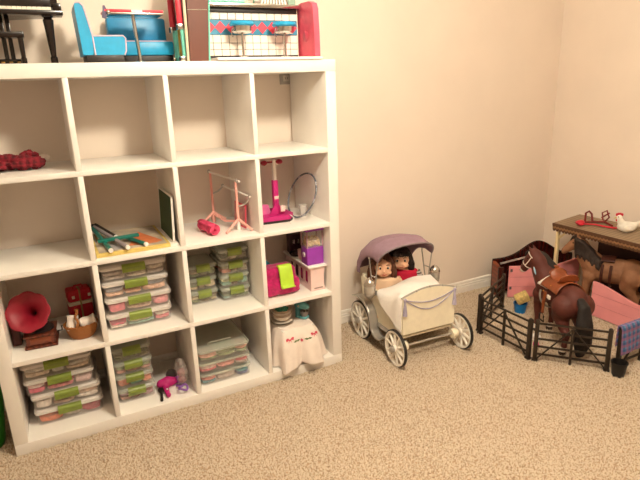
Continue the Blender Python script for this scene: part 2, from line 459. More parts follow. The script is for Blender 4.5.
# --- booth bench in profile
t = thing('booth_bench', 'blue vinyl diner bench seen from the side, facing the toy table', 'bench', (.475, .1, TZ))
G().box((.01, 0, 0), (.145, .155, .03), .002).build('base', DARK, t)
sp = [(.035, .03), (.148, .03), (.155, .045), (.158, .09), (.150, .098), (.045, .098)]
G().prism(sp, (0, .155, 0), (1, 0, 0), (0, 0, 1), .155).build('seat', BLUE, t)
bp = [(0.0, .03), (.042, .03), (.040, .10), (.022, .20), (.012, .212), (-.004, .210), (-.008, .195)]
G().prism(bp, (0, .155, 0), (1, 0, 0), (0, 0, 1), .155).build('backrest', BLUE, t)
G().tube([(.043, .0, .03), (.041, 0, .10), (.023, 0, .20), (.012, 0, .212), (-.003, 0, .211)], .0028, 6).build('piping', PIPING, t)
G().tube([(.045, 0, .098), (.15, 0, .099), (.158, 0, .09), (.155, 0, .045), (.148, 0, .03)], .0028, 6).build('piping', PIPING, t)
# --- rear booth bench
t = thing('booth_bench', 'blue vinyl diner bench facing forward behind the red-topped toy table', 'bench', (.64, .26, TZ))
G().box((.0, .01, 0), (.205, .13, .036), .002).build('base', DARK, t)
G().box((-.01, 0, .036), (.21, .12, .092), .008).build('seat', BLUE, t)
G().box((-.04, .075, .08), (.2, .125, .19), .01).build('backrest', BLUE2, t)
G().tube([(-.01, .0, .092), (.21, .0, .092)], .002, 6).build('piping', PIPING, t)
# --- diner table
t = thing('diner_table', 'red-topped toy diner table on one chrome pedestal between blue benches', 'table', (.685, .15, TZ-.0))
G().box((-.115, -.055, .174), (.098, .055, .182), .002).build('trim_band', CHROME, t)
G().box((-.118, -.058, .182), (.1, .058, .192), .004).build('table_top', REDV, t)
G().cyl((-.008, 0, .174), (.002, 0, .006), .0075, .0075).build('pedestal', CHROME, t)
G().lathe([(.03, 0), (.03, .004), (.008, .009)], 20).build('foot', CHROME, t)
G().box((-.02, -.0595, .183), (.02, -.0575, .191)).build('edge_plate', WHITE, t)
t = thing('napkin_clip', 'small dark purple clip at the left end of the diner table', 'clip', (.570, .105, TZ+.192))
G().prism([(-.012, -.03), (.002, -.034), (.008, -.004), (.002, .012), (-.004, .012), (-.006, -.002)], (0, 0, 0), (1, 0, 0), (0, 0, 1), .012).build('clip_body', mat('plum', '4a3a5c', .4), t)
G().sph((.012, -.012, -.012), .009, 12).build('knob', CHROME, t)

# --- jukebox
t = thing('toy_jukebox', 'toy jukebox with brown side, mint trim and red tubes beside the diner counter', 'jukebox', (.858, .1, TZ), R(0))
W = .19
top = [(0, 0)] + [(0, .24)] + [(.095-.095*math.cos(a), .24+.09*math.sin(a)) for a in [PI*i/12 for i in range(1, 12)]] + [(.19, .24), (.19, 0)]
G().prism(top, (.012, 0, 0), (0, 1, 0), (0, 0, 1), .07).build('cabinet', mat('juke_core', '5a2e1e', .5), t)
G().prism([(.014, .0), (.090, .0), (.108, .235), (.103, .29), (.03, .29), (.022, .235)], (0, .001, 0), (1, 0, 0), (0, 0, 1), .012).build('side_panel', BROWN, t)
G().tube([(.092, -.012, 0.001), (.110, -.012, .235), (.105, -.012, .292)], .0035, 6).build('trim_edge', MINT, t)
G().tube([(.02, -.011, .196), (.1, -.011, .198)], .0018, 6).build('highlight_strip', CHROME, t)  # thin bright strip added to imitate the reflection line across the brown side
fr = [(0, 0)] + [(0, .24)] + [(.095-.095*math.cos(a), .24+.09*math.sin(a)) for a in [PI*i/12 for i in range(1, 12)]] + [(.19, .24), (.19, 0)]
G().tube([(.010, .004, .0), (.013, .003, .24)]+[(.013, .095-.092*math.cos(PI*i/12), .24+.088*math.sin(PI*i/12)) for i in range(1, 12)]+[(.013, .187, .24), (.01, .186, 0)], .006, 8).build('cream_edge', mat('juke_cream', 'f2dcc0', .4), t)
for y, mm in ((.028, MINT), (.075, YEL), (.125, MINT), (.165, MINT)):
    G().cyl((.004, y, .008), (.004, y, .13), .011, seg=12).build('pilaster', mm, t)
for y in (.03, .16):
    G().tube([(-.004, y, .14), (-.004, y, .25), (-.002, y+(.03 if y < .1 else -.03), .29), (-.002, .095, .312)], .013, 10).build('red_tube', REDV, t)
    for z in (.012, .135):
        br = G().box((-.018, y-.016, z-.010), (.006, y+.016, z+.012), .002).build('bracket', CHROME, t)
        G().box((-.0195, y-.010, z-.005), (-.0175, y+.010, z+.007)).build('inset', DARK, br)

# --- diner counter
t = thing('diner_counter', 'toy diner counter with tiled front, diamond band and pink end panel', 'counter', (.955, 0, TZ))
CW = .425; TY = .15
G().box((0, -.008, 0), (CW+.045, .3, .012), .003).build('platform', WHITE, t)
G().box((0, TY+.003, .018), (CW, .29, .2), .0).build('core', GROUT, t, smooth=False)
tm = None; nx = 12; tw = CW/nx
rows = [(.026, .05), (.052, .076), (.078, .108), (.170, .197)]
for r_ in rows:
    for i in range(nx):
        G().box((i*tw+.0012, TY, r_[0]), ((i+1)*tw-.0012, TY+.006, r_[1]), .0006, seg=1).build('tile', TILE, t)
G().box((0, TY-.0005, .110), (CW, TY+.006, .168)).build('blue_band', TBLUE, t)
for i in range(9):
    x = .024+i*.047
    G().prism([(-.0245, 0), (0, -.025), (.0245, 0), (0, .025)], (x, TY, .139), (1, 0, 0), (0, 0, 1), .0022).build('diamond', TRED, t)
G().box((0, TY-.001, .018), (CW, TY+.005, .026)).build('kick_strip', DARK, t)
G().box((-.006, TY-.006, .197), (CW, .29, .216), .001).build('black_band', DARK, t)
G().box((-.01, TY-.03, .216), (CW+.01, .30, .232), .003).build('counter_top', CHROME, t)
ep = [(0.01, .0), (.175, .0), (.175, .236), (.13, .240), (.06, .238), (.03, .228), (.018, .205), (.012, .12)]
G().prism(ep, (CW+.012, -.008, 0), (0, 1, 0), (0, 0, 1), .026).build('end_panel', PINKV, t)
G().lathe([(0, 0), (.024, 0), (.02, .002), (0, .003)], 20, Matrix.Translation((CW+.011, .085, .10)) @ Matrix.Rotation(-PI/2, 4, 'Y')).build('medallion', mat('medallion', 'd24c62', .4), t)
G().box((-.008, TY-.02, .0), (-.001, .28, .24), .002).build('side_trim', MINT, t)
# things on the counter
t = thing('soda_cabinet', 'mint green toy soda cabinet on the left of the diner counter top', 'cabinet', (1.06, .22, TZ+.2325))
G().box((-.09, -.05, 0), (.09, .06, .05), .004).build('body', MINT, t)
G().box((-.09, -.053, .006), (.0, -.049, .0065)).build('seam', WHITE, t)
G().box((-.085, -.056, .01), (.085, -.05, .045), .002).build('door', mat('mint_light', 'a5e4d4', .35), t)
t = thing('malt_machine', 'fluted chrome toy malt machine on right of the diner counter top', 'machine', (1.31, .22, TZ+.2325))
G().box((-.11, -.03, 0), (.08, .05, .05), .004).build('body', CHROME, t)
for i in range(9): G().cyl((-.08+i*.015, -.032, .002), (-.062+i*.011, -.032, .048), .004, seg=8).build('flute', WHITE, t)
G().box((.05, -.036, 0), (.085, .05, .05), .003).build('green_end', mat('sage', '8fa896', .4), t)
# stools
st = []
for i, (x, lab) in enumerate(((1.094, 'chrome diner stool with blue seat, nearer the brown jukebox'), (1.285, 'chrome diner stool with blue seat, nearer the pink end panel'))):
    t = thing('diner_stool', lab, 'stool', (x, .075, TZ+.0125), 0, 'diner stools at the toy counter')
    G().lathe([(.0, .124), (.046, .124), (.052, .129), (.052, .134), (.046, .142), (.02, .146), (0, .147)], 28).build('seat', BLUE, t)
    G().lathe([(.012, .094), (.036, .098), (.041, .104), (.042, .1235), (.0, .1235)], 28).build('seat_ring', CHROME, t)
    G().cyl((0, 0, .0), (0, 0, .096), .0055, seg=14).build('pole', CHROME, t)
    G().lathe([(.024, 0), (.024, .003), (.006, .008)], 20).build('foot', CHROME, t)
    G().tube([(-.044, -.01, .116), (-.05, -.012, .096), (-.048, -.012, .08), (-.042, -.012, .086)], .0022, 6).build('hook', CHROME, t)

# ================================================================== SHELF CONTENTS
# --- row 1, left: crumpled maroon cloth
g = G(); random.seed(3)
for i, (x, y, z, a, b, c) in enumerate(((-.10, .0, .03, .06, .06, .03), (-.04, .02, .04, .06, .05, .035), (.02, .0, .035, .06, .055, .035), (.07, -.01, .03, .045, .05, .03), (.055, .02, .065, .035, .03, .028), (-.06, .0, .06, .04, .03, .02))):
    g.sph((x, y, z), (a, b, c), 20, jit=.35, seed=i)
me = remeshed(g, .005, 3)
for v in me.vertices:
    n = -abs(noise.noise(v.co*32))*.018+abs(noise.noise(v.co*70))*.008+.006; v.co += v.normal*n
    v.co.z = max(v.co.z, 0.001)
o = link('crumpled_cloth', me, MAROON); o.location = (.190, .21, FZ[0]); o.scale = (.82, 1, .75); tag(o, 'crumpled maroon plaid doll dress lying in top left compartment', 'cloth')
g = G(); g.sph((0, 0, .018), (.022, .03, .018), 16, jit=.3, seed=8)
o = g.build('sock', CLOTHW); o.location = (.285, .265, FZ[0]+.012); tag(o, 'small white doll sock behind the maroon cloth', 'sock')

# --- row 2, col 2 : flat game board, folded easel, chalkboard
bm_ = mat('board_print', 'd8c6ae', .6, col2='9c8f80', scale=9)
t = thing('game_board', 'flat yellow-edged printed board lying under the folded teal easel', 'board', (.407, .022, FZ[1]))
G().box((0, 0, 0), (.29, .35, .016), .002).build('tray', YELB, t)
G().box((.012, .012, .0155), (.278, .338, .0175)).build('print', bm_, t)
G().prism([(.13, .05), (.24, .04), (.27, .06), (.2, .26)], (0, 0, .0176), (1, 0, 0), (0, 1, 0), .0006).build('orange_print', mat('orange_print', 'd87848', .6), t)
G().prism([(.02, .2), (.06, .2), (.05, .32), (.02, .33)], (0, 0, .0176), (1, 0, 0), (0, 1, 0), .0006).build('brown_print', mat('brown_print', 'a87850', .6), t)
G().prism([(.06, .02), (.12, .03), (.12, .12), (.06, .13)], (0, 0, .0176), (1, 0, 0), (0, 1, 0), .0006).build('grey_print', mat('grey_print', 'a8a0a0', .6), t)
t = thing('folded_easel', 'folded doll easel of teal and grey tubes on the game board', 'easel', (0, 0, FZ[1]))
z = .03
for a, b, mm in (((.425, .34, z+.02), (.462, .02, z-.003), TEAL), ((.43, .355, z+.025), (.525, .015, z), GREYTUBE), ((.535, .17, z+.004), (.598, .03, z-.003), TEAL), ((.44, .35, z+.03), (.50, .16, z+.012), DARK)):
    lg = G().cyl(a, b, .0085, seg=12).build('leg', mm, t)
    d = (Vector(b)-Vector(a)).normalized()
    G().cyl(b, Vector(b)+d*.009, .009, seg=12).build('end_cap', WHITE, lg)
G().box((-.08, -.009, -.007), (.085, .009, .007), .003, Matrix.Translation((.505, .125, z+.014)) @ Matrix.Rotation(R(5), 4, 'Z')).build('crossbar', TEAL, t)
G().sph((.428, .35, z+.022), .014, 12).build('joint', DARK, t)
t = thing('chalkboard', 'dark green doll chalkboard with white frame leaning upright against the divider', 'chalkboard', (.705, .035, FZ[1]))
Mx = Matrix.Rotation(R(3), 4, 'Y')
G().box((.006, .004, .016), (.009, .256, .206), 0, Mx).build('slate', CHALK, t)
for lo_, hi_ in (((.005, 0, .012), (.014, .26, .018)), ((.005, 0, .204), (.014, .26, .21)), ((.005, 0, .012), (.014, .006, .21)), ((.005, .254, .012), (.014, .26, .21))):
    G().box(lo_, hi_, .001, Mx).build('frame_bar', WHITE, t)
G().box((-.012, -.012, 0), (.026, .27, .013), .002).build('ledge', WHITE, t)
G().box((.0095, .006, .018), (.013, .254, .204), 0, Mx).build('back_leaf', DARK, t)

# --- row 2, col 3 : gymnastics bars, rolled mat, pink card
t = thing('gymnastics_bars', 'pink uneven gymnastics bars for dolls with two white bars', 'gym bars', (0, 0, FZ[1]))
NU, FU = Vector((1.03, .12, 0)), Vector((.975, .33, 0))
def upright(P, h, sgn):
    G().cyl(P+Vector((0, 0, .02)), P+Vector((0, 0, h)), .0065, .0055, 12).build('upright', PINK, t)
    for dx, dy in ((-.075, -.045), (.044, -.06), (.012, .05)) if sgn > 0 else ((-.07, -.03), (.06, .0), (.0, .045)):
        G().tube([P+Vector((0, 0, .05)), P+Vector((dx*.4, dy*.4, .032)), P+Vector((dx, dy, .006))], [.007, .006, .005], 8).build('foot_leg', PINK, t)
    G().cyl(P+Vector((0, 0, 0.0)), P+Vector((0, 0, .05)), .009, .008, 12).build('socket', WHITE if sgn > 0 else PINK, t)
upright(NU, .225, 1); upright(FU, .25, -1)
G().tube([FU+Vector((0, 0, .04)), (1.0, .22, .025), NU+Vector((0, 0, .04))], .006, 8).build('base_bar', PINK, t)
G().cyl(FU+Vector((-.004, .0, .247)), NU+Vector((.012, -.02, .226)), .0048, seg=12).build('high_bar', WHITE, t)
LB0, LB1 = Vector((1.025, .31, .178)), Vector((1.084, .09, .152))
G().cyl(LB0, LB1, .0048, seg=12).build('low_bar', WHITE, t)
for P in (FU+Vector((-.002, .008, .247)), NU+Vector((.004, 0, .226))): G().sph(P, (.008, .01, .011), 12).build('clamp', SILVER, t)
for P in (LB0, LB1+Vector((-.002, .01, 0))): G().sph(P, (.0075, .009, .009), 12).build('clamp', SILVER, t)
G().tube([NU+Vector((0, 0, .11)), NU+Vector((.025, -.01, .115)), NU+Vector((.043, -.018, .128)), LB1+Vector((-.003, .008, -.004))], .004, 8).build('bracket', SILVER, t)
G().tube([FU+Vector((0, 0, .14)), FU+Vector((.03, -.005, .15)), LB0+Vector((0, 0, -.005))], .004, 8).build('bracket', SILVER, t)
t = thing('rolled_mat', 'hot pink rolled exercise mat lying beside the gymnastics bars', 'mat', (.882, .215, FZ[1]), R(-80))
pr_ = []
for i in range(61):
    a = i/60*3.4*2*PI; r_ = .006+.018*i/60; pr_.append((r_*math.cos(a), r_*math.sin(a)))
Lm = .14
def sp_(u, v):
    i = u*60; a = u*3.4*2*PI; r_ = .006+.0185*u
    return (v*Lm, r_*math.cos(a), .0275+r_*math.sin(a))
G().grid(sp_, 90, 4).build('foam_roll', HOTPINK, t, solid=.0036)
for x in (.03, .11): G().lathe([(.0262, -.006), (.0268, -.006), (.0268, .006), (.0262, .006)], 28, Matrix.Translation((x, 0, .026)) @ Matrix.Rotation(PI/2, 4, 'Y'), closed=True).build('band', mat('mat_band', 'c8325c', .6), t)
t = thing('pink_card', 'pink framed picture card leaning on right side behind the gymnastics bars', 'card', (1.062, .12, FZ[1]), R(4))
Mx = Matrix.Rotation(R(4), 4, 'Y')
G().box((.0, 0, 0), (.004, .13, .11), 0, Mx).build('backing', PINKV, t)
G().box((-.001, .01, .01), (.0, .12, .1), 0, Mx).build('picture', mat('card_print', 'e8b9ac', .5, col2='c07f84', scale=30), t)

# --- row 2, col 4 : magenta stand, hoop, clear cup
t = thing('toy_post_stand', 'magenta toy stand with upright post and red pads beside the hoop', 'toy stand', (1.245, .18, FZ[1]))
G().prism([(-.125, -.04), (.045, -.055), (.075, -.02), (.07, .13), (-.125, .13)], (0, 0, 0), (1, 0, 0), (0, 1, 0), .012).build('bottom_plate', DARK, t)
G().prism([(-.125, -.042), (.045, -.057), (.077, -.021), (.071, .13), (-.125, .13)], (0, 0, .012), (1, 0, 0), (0, 1, 0), .022).build('base', MAGENTA, t)
G().prism([(-.125, 0), (-.02, 0), (-.035, .045), (-.125, .055)], (0, .03, .034), (1, 0, 0), (0, 0, 1), .012).build('side_wing', mat('pink_wing', 'e070a8', .5), t)
for s in (-1, 1):
    G().prism([(0, 0), (s*.045, 0), (s*.012, .05), (0, .06)], (-.005, -.012+.006*s, .034), (1, 0, 0), (0, 0, 1), .008).build('gusset', MAGENTA, t)
G().box((-.018, -.02, .034), (.008, .006, .2), .004).build('post_sleeve', MAGENTA, t)
G().box((-.013, -.015, .2), (.003, .001, .298), .002).build('inner_post', WHITE, t)
G().box((-.016, -.022, .11), (.006, -.019, .125), .001).build('sticker', PALEPINK, t)
G().box((-.066, -.012, .283), (.028, -.002, .291), .002).build('cross_bar', mat('dark_red', '7a0f22', .5), t)
for x in (-.056, .022): G().sph((x, -.012, .286), (.016, .015, .012), 14, jit=.15, seed=x*50).build('red_pad', mat('pad_red', '9c1230', .6), t)
G().box((.006, -.04, .05), (.03, -.034, .08), .004).build('tag', PALEPINK, t)
G().tube([(.045, -.055, .034), (.058, -.075, .02), (.04, -.09, .006), (.025, -.1, .003)], .0022, 6).build('cord', WHITE, t)
t = thing('hoop', 'thin blue-grey doll hoop leaning on the right side of the compartment', 'hoop', (0, 0, FZ[1]))
C_ = Vector((1.381, .175, .109)); e1 = Vector((-.12, .98, 0)).normalized(); e2 = Vector((.40, .05, .91)).normalized()
G().tube([C_+.112*(math.cos(2*PI*i/64)*e1+math.sin(2*PI*i/64)*e2) for i in range(64)], .0042, 8, closed=True).build('ring', mat('hoop_grey', '6f7480', .25, .3), t)
for k in range(8):
    a0 = 2*PI*k/8
    G().tube([C_+.112*(math.cos(a0+j*.05)*e1+math.sin(a0+j*.05)*e2) for j in range(5)], .0046, 8).build('stripe', mat('hoop_light', 'b8bcc4', .2, .4), t)
t = thing('clear_cup', 'small clear plastic tub at the foot of the hoop', 'cup', (1.395, .20, FZ[1]))
G().lathe([(.016, 0), (.02, .05), (.0185, .05), (.0145, .002), (0, .002)], 20).build('wall', mat('cup_clear', 'f2eae4', .15, alpha=.4), t)
G().lathe([(0, .05), (.0212, .05), (.0212, .055), (0, .056)], 20).build('lid', mat('cup_lid', 'f2eae4', .15, alpha=.5), t)

# --- row 3, col 1 : gramophone, wooden case, red suitcase, basket
t = thing('gramophone', 'wooden toy gramophone with large red flower horn', 'gramophone', (.162, .14, FZ[2]), R(-4))
G().box((-.062, -.06, 0), (.058, .07, .012), .003).build('plinth', WOODR, t)
G().box((-.055, -.053, .012), (.051, .063, .05), .003).build('box', WOODR, t)
G().box((-.062, -.06, .05), (.058, .07, .058), .003).build('box_top', WOODR, t)
G().box((-.04, -.0545, .018), (.036, -.0525, .044), .0008).build('front_panel', mat('wood_inset', '7a3a20', .4), t)
G().lathe([(0, .058), (.045, .058), (.045, .066), (0, .068)], 28, Matrix.Translation((.005, .0, 0))).build('turntable', WOODL, t)
G().tube([(.058, .02, .03), (.075, .02, .03), (.075, .02, .05), (.085, .02, .05)], .003, 8).build('crank', DARK, t)
ax = Vector((-.15, -.86, .42)).normalized()
T0 = Vector((-.01, .075, .100))
HM = Matrix.Translation(T0) @ ax.to_track_quat('Z', 'Y').to_matrix().to_4x4()
prof = [(.007, 0), (.010, .03), (.016, .06), (.027, .085), (.045, .105), (.064, .118), (.080, .124)]
def petal(a, r_, z_):
    k = max(0, (r_-.02)/.06); return 1+k*.07*abs(math.cos(4*a))-.02*k
pin = [(r_-.002, z_+.001) for r_, z_ in prof]
G().lathe(prof+pin[::-1], 64, HM, petal).build('horn', HORN, t, angle=80)
G().lathe([(.0, .012), (.005, .012), (.0065, .016), (.0, .018)], 20, HM).build('throat_plug', mat('throat_grey', '4a4048', .4), t)
G().tube([T0, T0-ax*.03, T0+Vector((.012, .02, -.05)), (.02, .06, .058)], [.007, .0075, .008, .009], 10).build('tone_arm', DARK, t)
t = thing('wooden_case', 'narrow dark wooden doll case standing behind the gramophone', 'case', (.052, .155, FZ[2]))
G().box((.002, 0, 0), (.034, .15, .13), .004).build('body', WOODR, t)
G().box((.006, -.003, .008), (.03, .0, .12), .001).build('spine_panel', mat('case_dark', '4a1c12', .5), t)
t = thing('red_suitcase', 'bright red doll suitcase with cream band and tan cord', 'suitcase', (.279, .285, FZ[2]), R(6))
G().box((0, 0, 0), (.098, .075, .075), .01, seg=3).build('lower_shell', REDL, t)
G().box((0, 0, .09), (.098, .075, .145), .01, seg=3).build('upper_shell', REDL, t)
G().box((-.001, -.0012, .075), (.099, .0762, .09), .002).build('cream_band', CREAM, t)
G().box((.046, -.003, .004), (.053, .078, .1475), .001).build('cord', mat('tan_cord', 'a88a58', .7), t)
for x in (.022, .088): G().box((x-.006, -.005, .108), (x+.006, .0, .122), .002).build('clip', CREAM, t)
G().tube([(.03, .03, .144), (.035, .03, .158), (.065, .03, .158), (.07, .03, .144)], .004, 8).build('handle', REDL, t)
t = thing('wicker_basket', 'small brown wicker basket holding white cloths', 'basket', (.312, .115, FZ[2]), R(-6))
bs = Matrix.Diagonal((1.15, .95, 1.3, 1))
G().lathe([(.0, .0), (.036, .0), (.046, .012), (.053, .03), (.056, .044), (.0535, .046), (.05, .03), (.043, .014), (.034, .004), (0, .004)], 32, bs,
          lambda a, r_, z_: 1+.018*math.sin(24*a+z_*400)).build('bowl', WICK, t)
g = G()
for k in range(3):
    g.tube([((.056+.0015*math.sin(20*a+k*2.1))*1.15*math.cos(a), (.056+.0015*math.sin(20*a+k*2.1))*.95*math.sin(a), .058+.002*k+.0015*math.cos(20*a+k*2.1)) for a in [2*PI*i/80 for i in range(80)]], .0028, 6, closed=True)
g.build('rim', WICK, t)
G().tube([(-.01+.004*math.sin(i*1.5), .053*math.cos(PI*i/16), .055+.062*math.sin(PI*i/16)) for i in range(17)], .0055, 8).build('handle', WICK, t)
for (x, y, z_, r_, a, lab) in ((-.034, -.006, .070, .022, 70, 'rolled white cloth standing at left inside the basket'), (.026, -.012, .068, .022, 15, 'rolled white cloth lying at right inside the basket')):
    g = G()
    def roll(u, v):
        aa = u*2.6*2*PI; q = .005+(r_-.005)*u; wv_ = .002*math.sin(9*v+6*u)
        return ((v-.5)*.062, (q+wv_)*math.cos(aa), (q+wv_)*math.sin(aa))
    o = g.grid(roll, 70, 6).build('cloth_roll', CLOTHW, solid=.002)
    o.location = (.312+x, .115+y, FZ[2]+z_); o.rotation_euler = (0, R(-a if a > 40 else -12), R(a-15)); tag(o, lab, 'cloth', 'cloths in the basket')

# --- storage bins
def lumps(name, x0, x1, y0, y1, z0, z1, cols, seed, label):
    """soft doll clothes packed inside a bin"""
    random.seed(seed); g = G(); k = 0
    for j in range(2):
        ya, yb = y0+(y1-y0)*j/2, y0+(y1-y0)*(j+1)/2
        cuts = [x0]+sorted(x0+(x1-x0)*(i+random.uniform(-.25, .25))/3 for i in (1, 2))+[x1]
        for i in range(3):
            h1 = z0+(z1-z0)*random.uniform(.5, .98); zz = z0; layers = random.choice((1, 2, 2))
            for q in range(layers):
                g.m(k % len(cols)); k += 1
                zt = z0+(h1-z0)*(q+1)/layers
                w_, d_, h_ = (cuts[i+1]-cuts[i])/2, (yb-ya)/2, (zt-zz)/2
                c = Vector(((cuts[i]+cuts[i+1])/2, (ya+yb)/2, (zt+zz)/2)); zz = zt
                r_ = bmesh.ops.create_uvsphere(g.bm, u_segments=16, v_segments=10, radius=1)
                for v in r_['verts']:
                    p = v.co.copy(); m_ = (abs(p.x)**5+abs(p.y)**5+abs(p.z)**5)**.2
                    p = p/m_; n_ = noise.noise_vector(p*1.6+Vector((seed, k*2.3, k)))*.10
                    p = Vector([max(-1, min(1, a_+b_)) for a_, b_ in zip(p, n_)])
                    v.co = c+Vector((p.x*w_, p.y*d_, p.z*h_))
                g._tag(r_['verts'])
    o = g.build(name, [mat('bundle_'+c, c, .9, var=.25, scale=70) for c in cols])
    tag(o, label, 'clothes', None, 'stuff')
ORD = {4: ['top', 'second from top', 'third from top', 'bottom'], 3: ['top', 'middle', 'bottom'], 5: ['top', 'second from top', 'middle', 'fourth from top', 'bottom']}
def bin_stack(where, style, x0, x1, y0, y1, z0, hs, cols, shifts, group, latchx=None, side=False):
    n = len(hs); z = z0
    for k in range(n):
        idx = n-1-k; h = hs[k]; dx, dy = shifts[k]
        a0, a1, b0, b1 = x0+dx, x1+dx, y0+dy, y1+dy; cx, cy = (a0+a1)/2, (b0+b1)/2; w_, d_ = (a1-a0)/2, (b1-b0)/2
        desc = 'white-lidded bin with green latch' if style == 'white' else ('clear bin with green latch' if style == 'clear' else 'clear bin without latch')
        t = thing('storage_bin', f'{desc}, {ORD[n][idx]} of the stack {where}', 'storage bin', (cx, cy, z), 0, group)
        lh = .014 if style == 'white' else .012
        g = G(); bh = h-lh; tp = .955 if style != 'flat' else .965; th = .003
        def ring(zz, f, inset=0): 
            pts = []
            cr = .018
            for (sx, sy, aa) in ((1, 1, 0), (-1, 1, 90), (-1, -1, 180), (1, -1, 270)):
                for q in range(4):
                    an = R(aa+q*30)
                    pts.append((sx*(w_*f-cr-inset)+cr*math.cos(an), sy*(d_*f-cr-inset)+cr*math.sin(an), zz))
            return pts
        def shell(g, seq, close=False):
            rs = [[g.bm.verts.new(p) for p in r_] for r_ in seq]
            for A, B_ in zip(rs, rs[1:]):
                for i in range(16):
                    j = (i+1) % 16; g.bm.faces.new((A[i], A[j], B_[j], B_[i]))
            g.bm.faces.new(rs[0][::-1]); g.bm.faces.new(rs[-1])
        shell(g, [ring(0, tp-.03), ring(.004, tp), ring(bh, .965), ring(bh, .965, th), ring(.006, tp, th), ring(.004, tp-.03, th)])
        g.build('tub', BINC, t)
        if style == 'flat':
            g = G(); shell(g, [ring(bh-.004, .985), ring(bh+lh*.6, 1.0), ring(bh+lh*.6, .99, .004), ring(bh+lh*.1, .93), ]); g.build('lid', BINCG, t)
            if idx == 0:
                hd = G().tube([(-w_*.45, -d_*.45, bh+.004), (-w_*.4, -d_*.5, bh+.012), (w_*.4, -d_*.5, bh+.012), (w_*.45, -d_*.45, bh+.004)], .004, 8).build('lid_handle', BINCG, t)
        else:
            g = G(); shell(g, [ring(bh-.005, .99), ring(bh+.001, 1.0), ring(bh+lh*.55, 1.0), ring(bh+lh*.55, .97), ring(bh+lh, .93), ]); g.build('lid', BINW if style == 'white' else BINCG, t)
            gm = GREEN if style == 'white' else GREEN2
            lw = w_*(.34 if style == 'white' else .46); lx = (latchx or 0)
            la = G().prism([(0, -.024), (.004, -.026), (.010, -.014), (.010, .002), (.004, .008), (-.012, .009), (-.012, .005), (0, .003)],
                           (lx-lw, -d_*1.0, bh+lh*.3), (0, -1, 0), (0, 0, 1), -2*lw).build('latch', gm, t)
            G().box((lx-lw*.7, -d_*1.0-.0115, bh+lh*.3-.011), (lx+lw*.7, -d_*1.0-.0095, bh+lh*.3-.003), .001).build('latch_grip', GREEN2 if style == 'white' else GREEN, la)
        f = tp-(.04 if style != 'clear' else .075)
        lumps('bin_contents', cx-w_*f, cx+w_*f, cy-d_*f, cy+d_*f, z+.007, z+bh-.004, cols[k], int(abs(x0)*1000)+k*17, f'doll clothes and bits blurred inside the {ORD[n][idx]} bin {where}')
        z += h
# colours listed bottom bin first
bin_stack('beside the wicker basket', 'white', .410, .684, .085, .36, FZ[2], [.071, .073, .074, .071],
          [['f0d8cc', 'e05a78', 'a8d8cc', 'efe0d0', 'e8808c'], ['e06a80', 'f4d6cc', 'e8909c', 'f0c8c0'], ['e4b49a', '8c8a94', 'e8a888', 'c8c0bc'], ['d0c8c4', 'b8aca8', 'e0d4c8']],
          [(.002, .004), (.006, .0), (.001, .003), (-.001, .002)], 'white-lidded bins', .0)
bin_stack('under the gramophone', 'white', .074, .344, .085, .36, FZ[3], [.072, .072, .074, .072],
          [['e0764c', 'd8d0cc', 'b0384c', 'e8d8d0'], ['e0d4cc', 'd8b8a8', 'efe4dc'], ['d8426c', 'e4c0c0', 'e88a9c'], ['ead4c0', 'd8d4cc', 'c8ccc8']],
          [(.006, .004), (.004, .0), (-.012, .002), (-.014, .0)], 'white-lidded bins', .0)
bin_stack('left beneath gymnastics bars', 'clear', .790, .927, .185, .37, FZ[2], [.064, .064, .064],
          [['7a8a5c', 'c8b890', '8c7a5c'], ['d8c49c', '6c7a58', 'a89878'], ['8aa078', 'b8a888', '60684c']],
          [(0, .0), (.0, .004), (.003, .002)], 'small clear bins', .0)
bin_stack('right beneath gymnastics bars', 'clear', .934, 1.081, .155, .36, FZ[2], [.064, .064, .064, .064],
          [['9cc0b8', '7a8a6c', 'b8b498'], ['7cb0a0', 'a8b088', '88785c'], ['c8785c', '98906c', 'b8a888'], ['a0a088', '78826c', 'c8bca0']],
          [(0, .0), (.0, .002), (.002, .0), (.002, .001)], 'small clear bins', .0)
bin_stack('beside the hair dryer', 'clear', .407, .572, .09, .33, FZ[3], [.066, .066, .066, .066],
          [['a8705c', 'b8909c', '985448'], ['e07c5c', '5cc0a8', 'd8385c', 'e89070'], ['c89088', '88986c', 'a87868'], ['6c7850', '8a8a68', '5c6444']],
          [(0, .0), (.0, .003), (.001, .0), (.001, .001)], 'narrow clear bins', .0)
bin_stack('beside the white tablecloth', 'flat', .766, 1.016, .045, .35, FZ[3], [.062, .056, .062],
          [['4c9aa8', 'd8847c', 'c8b8b0', '5c6c9c'], ['e0707c', 'f0c4bc', 'e89a94', 'd8c0b8'], ['7c9060', 'd8a08c', '98a878', '8a9868']],
          [(0, .0), (.0, .002), (.001, .0)], 'wide clear bins')

# --- row 3, col 4 : magenta bag, concession counter, popcorn machine
t = thing('magenta_bag', 'fuzzy magenta doll bag with lime green flap', 'bag', (1.215, .13, FZ[2]), R(0))
g = G()
g.sph((0, 0, .045), (.098, .072, .04), 22)
g.box((-.09, -.064, .004), (.09, .064, .075), .018, seg=3)
g.box((-.078, -.050, .06), (.078, .050, .125), .022, seg=3)
me = remeshed(g, .005, 8)
for v in me.vertices:
    v.co += v.normal*noise.noise(v.co*55)*.0035; v.co.z = max(v.co.z, .0)
link('pouch', me, MAGFAB, t); t.scale = (1.04, 1.0, 1.14); t.location.x = 1.213
def flap(u, v):
    x = -.018+u*.066
    pts = [(-.030, .131), (-.050, .130), (-.060, .116), (-.070, .088), (-.078, .052), (-.088, .045), (-.096, .048)]
    p = catmull([Vector((0, a, b)) for a, b in pts], v); return (x, p.y, p.z)
G().grid(flap, 6, 24).build('flap', LIME, t, solid=.005)
t2 = thing('towel_roll', 'teal rolled towel poking from the magenta bag', 'towel', (1.165, .2, FZ[2]+.125))
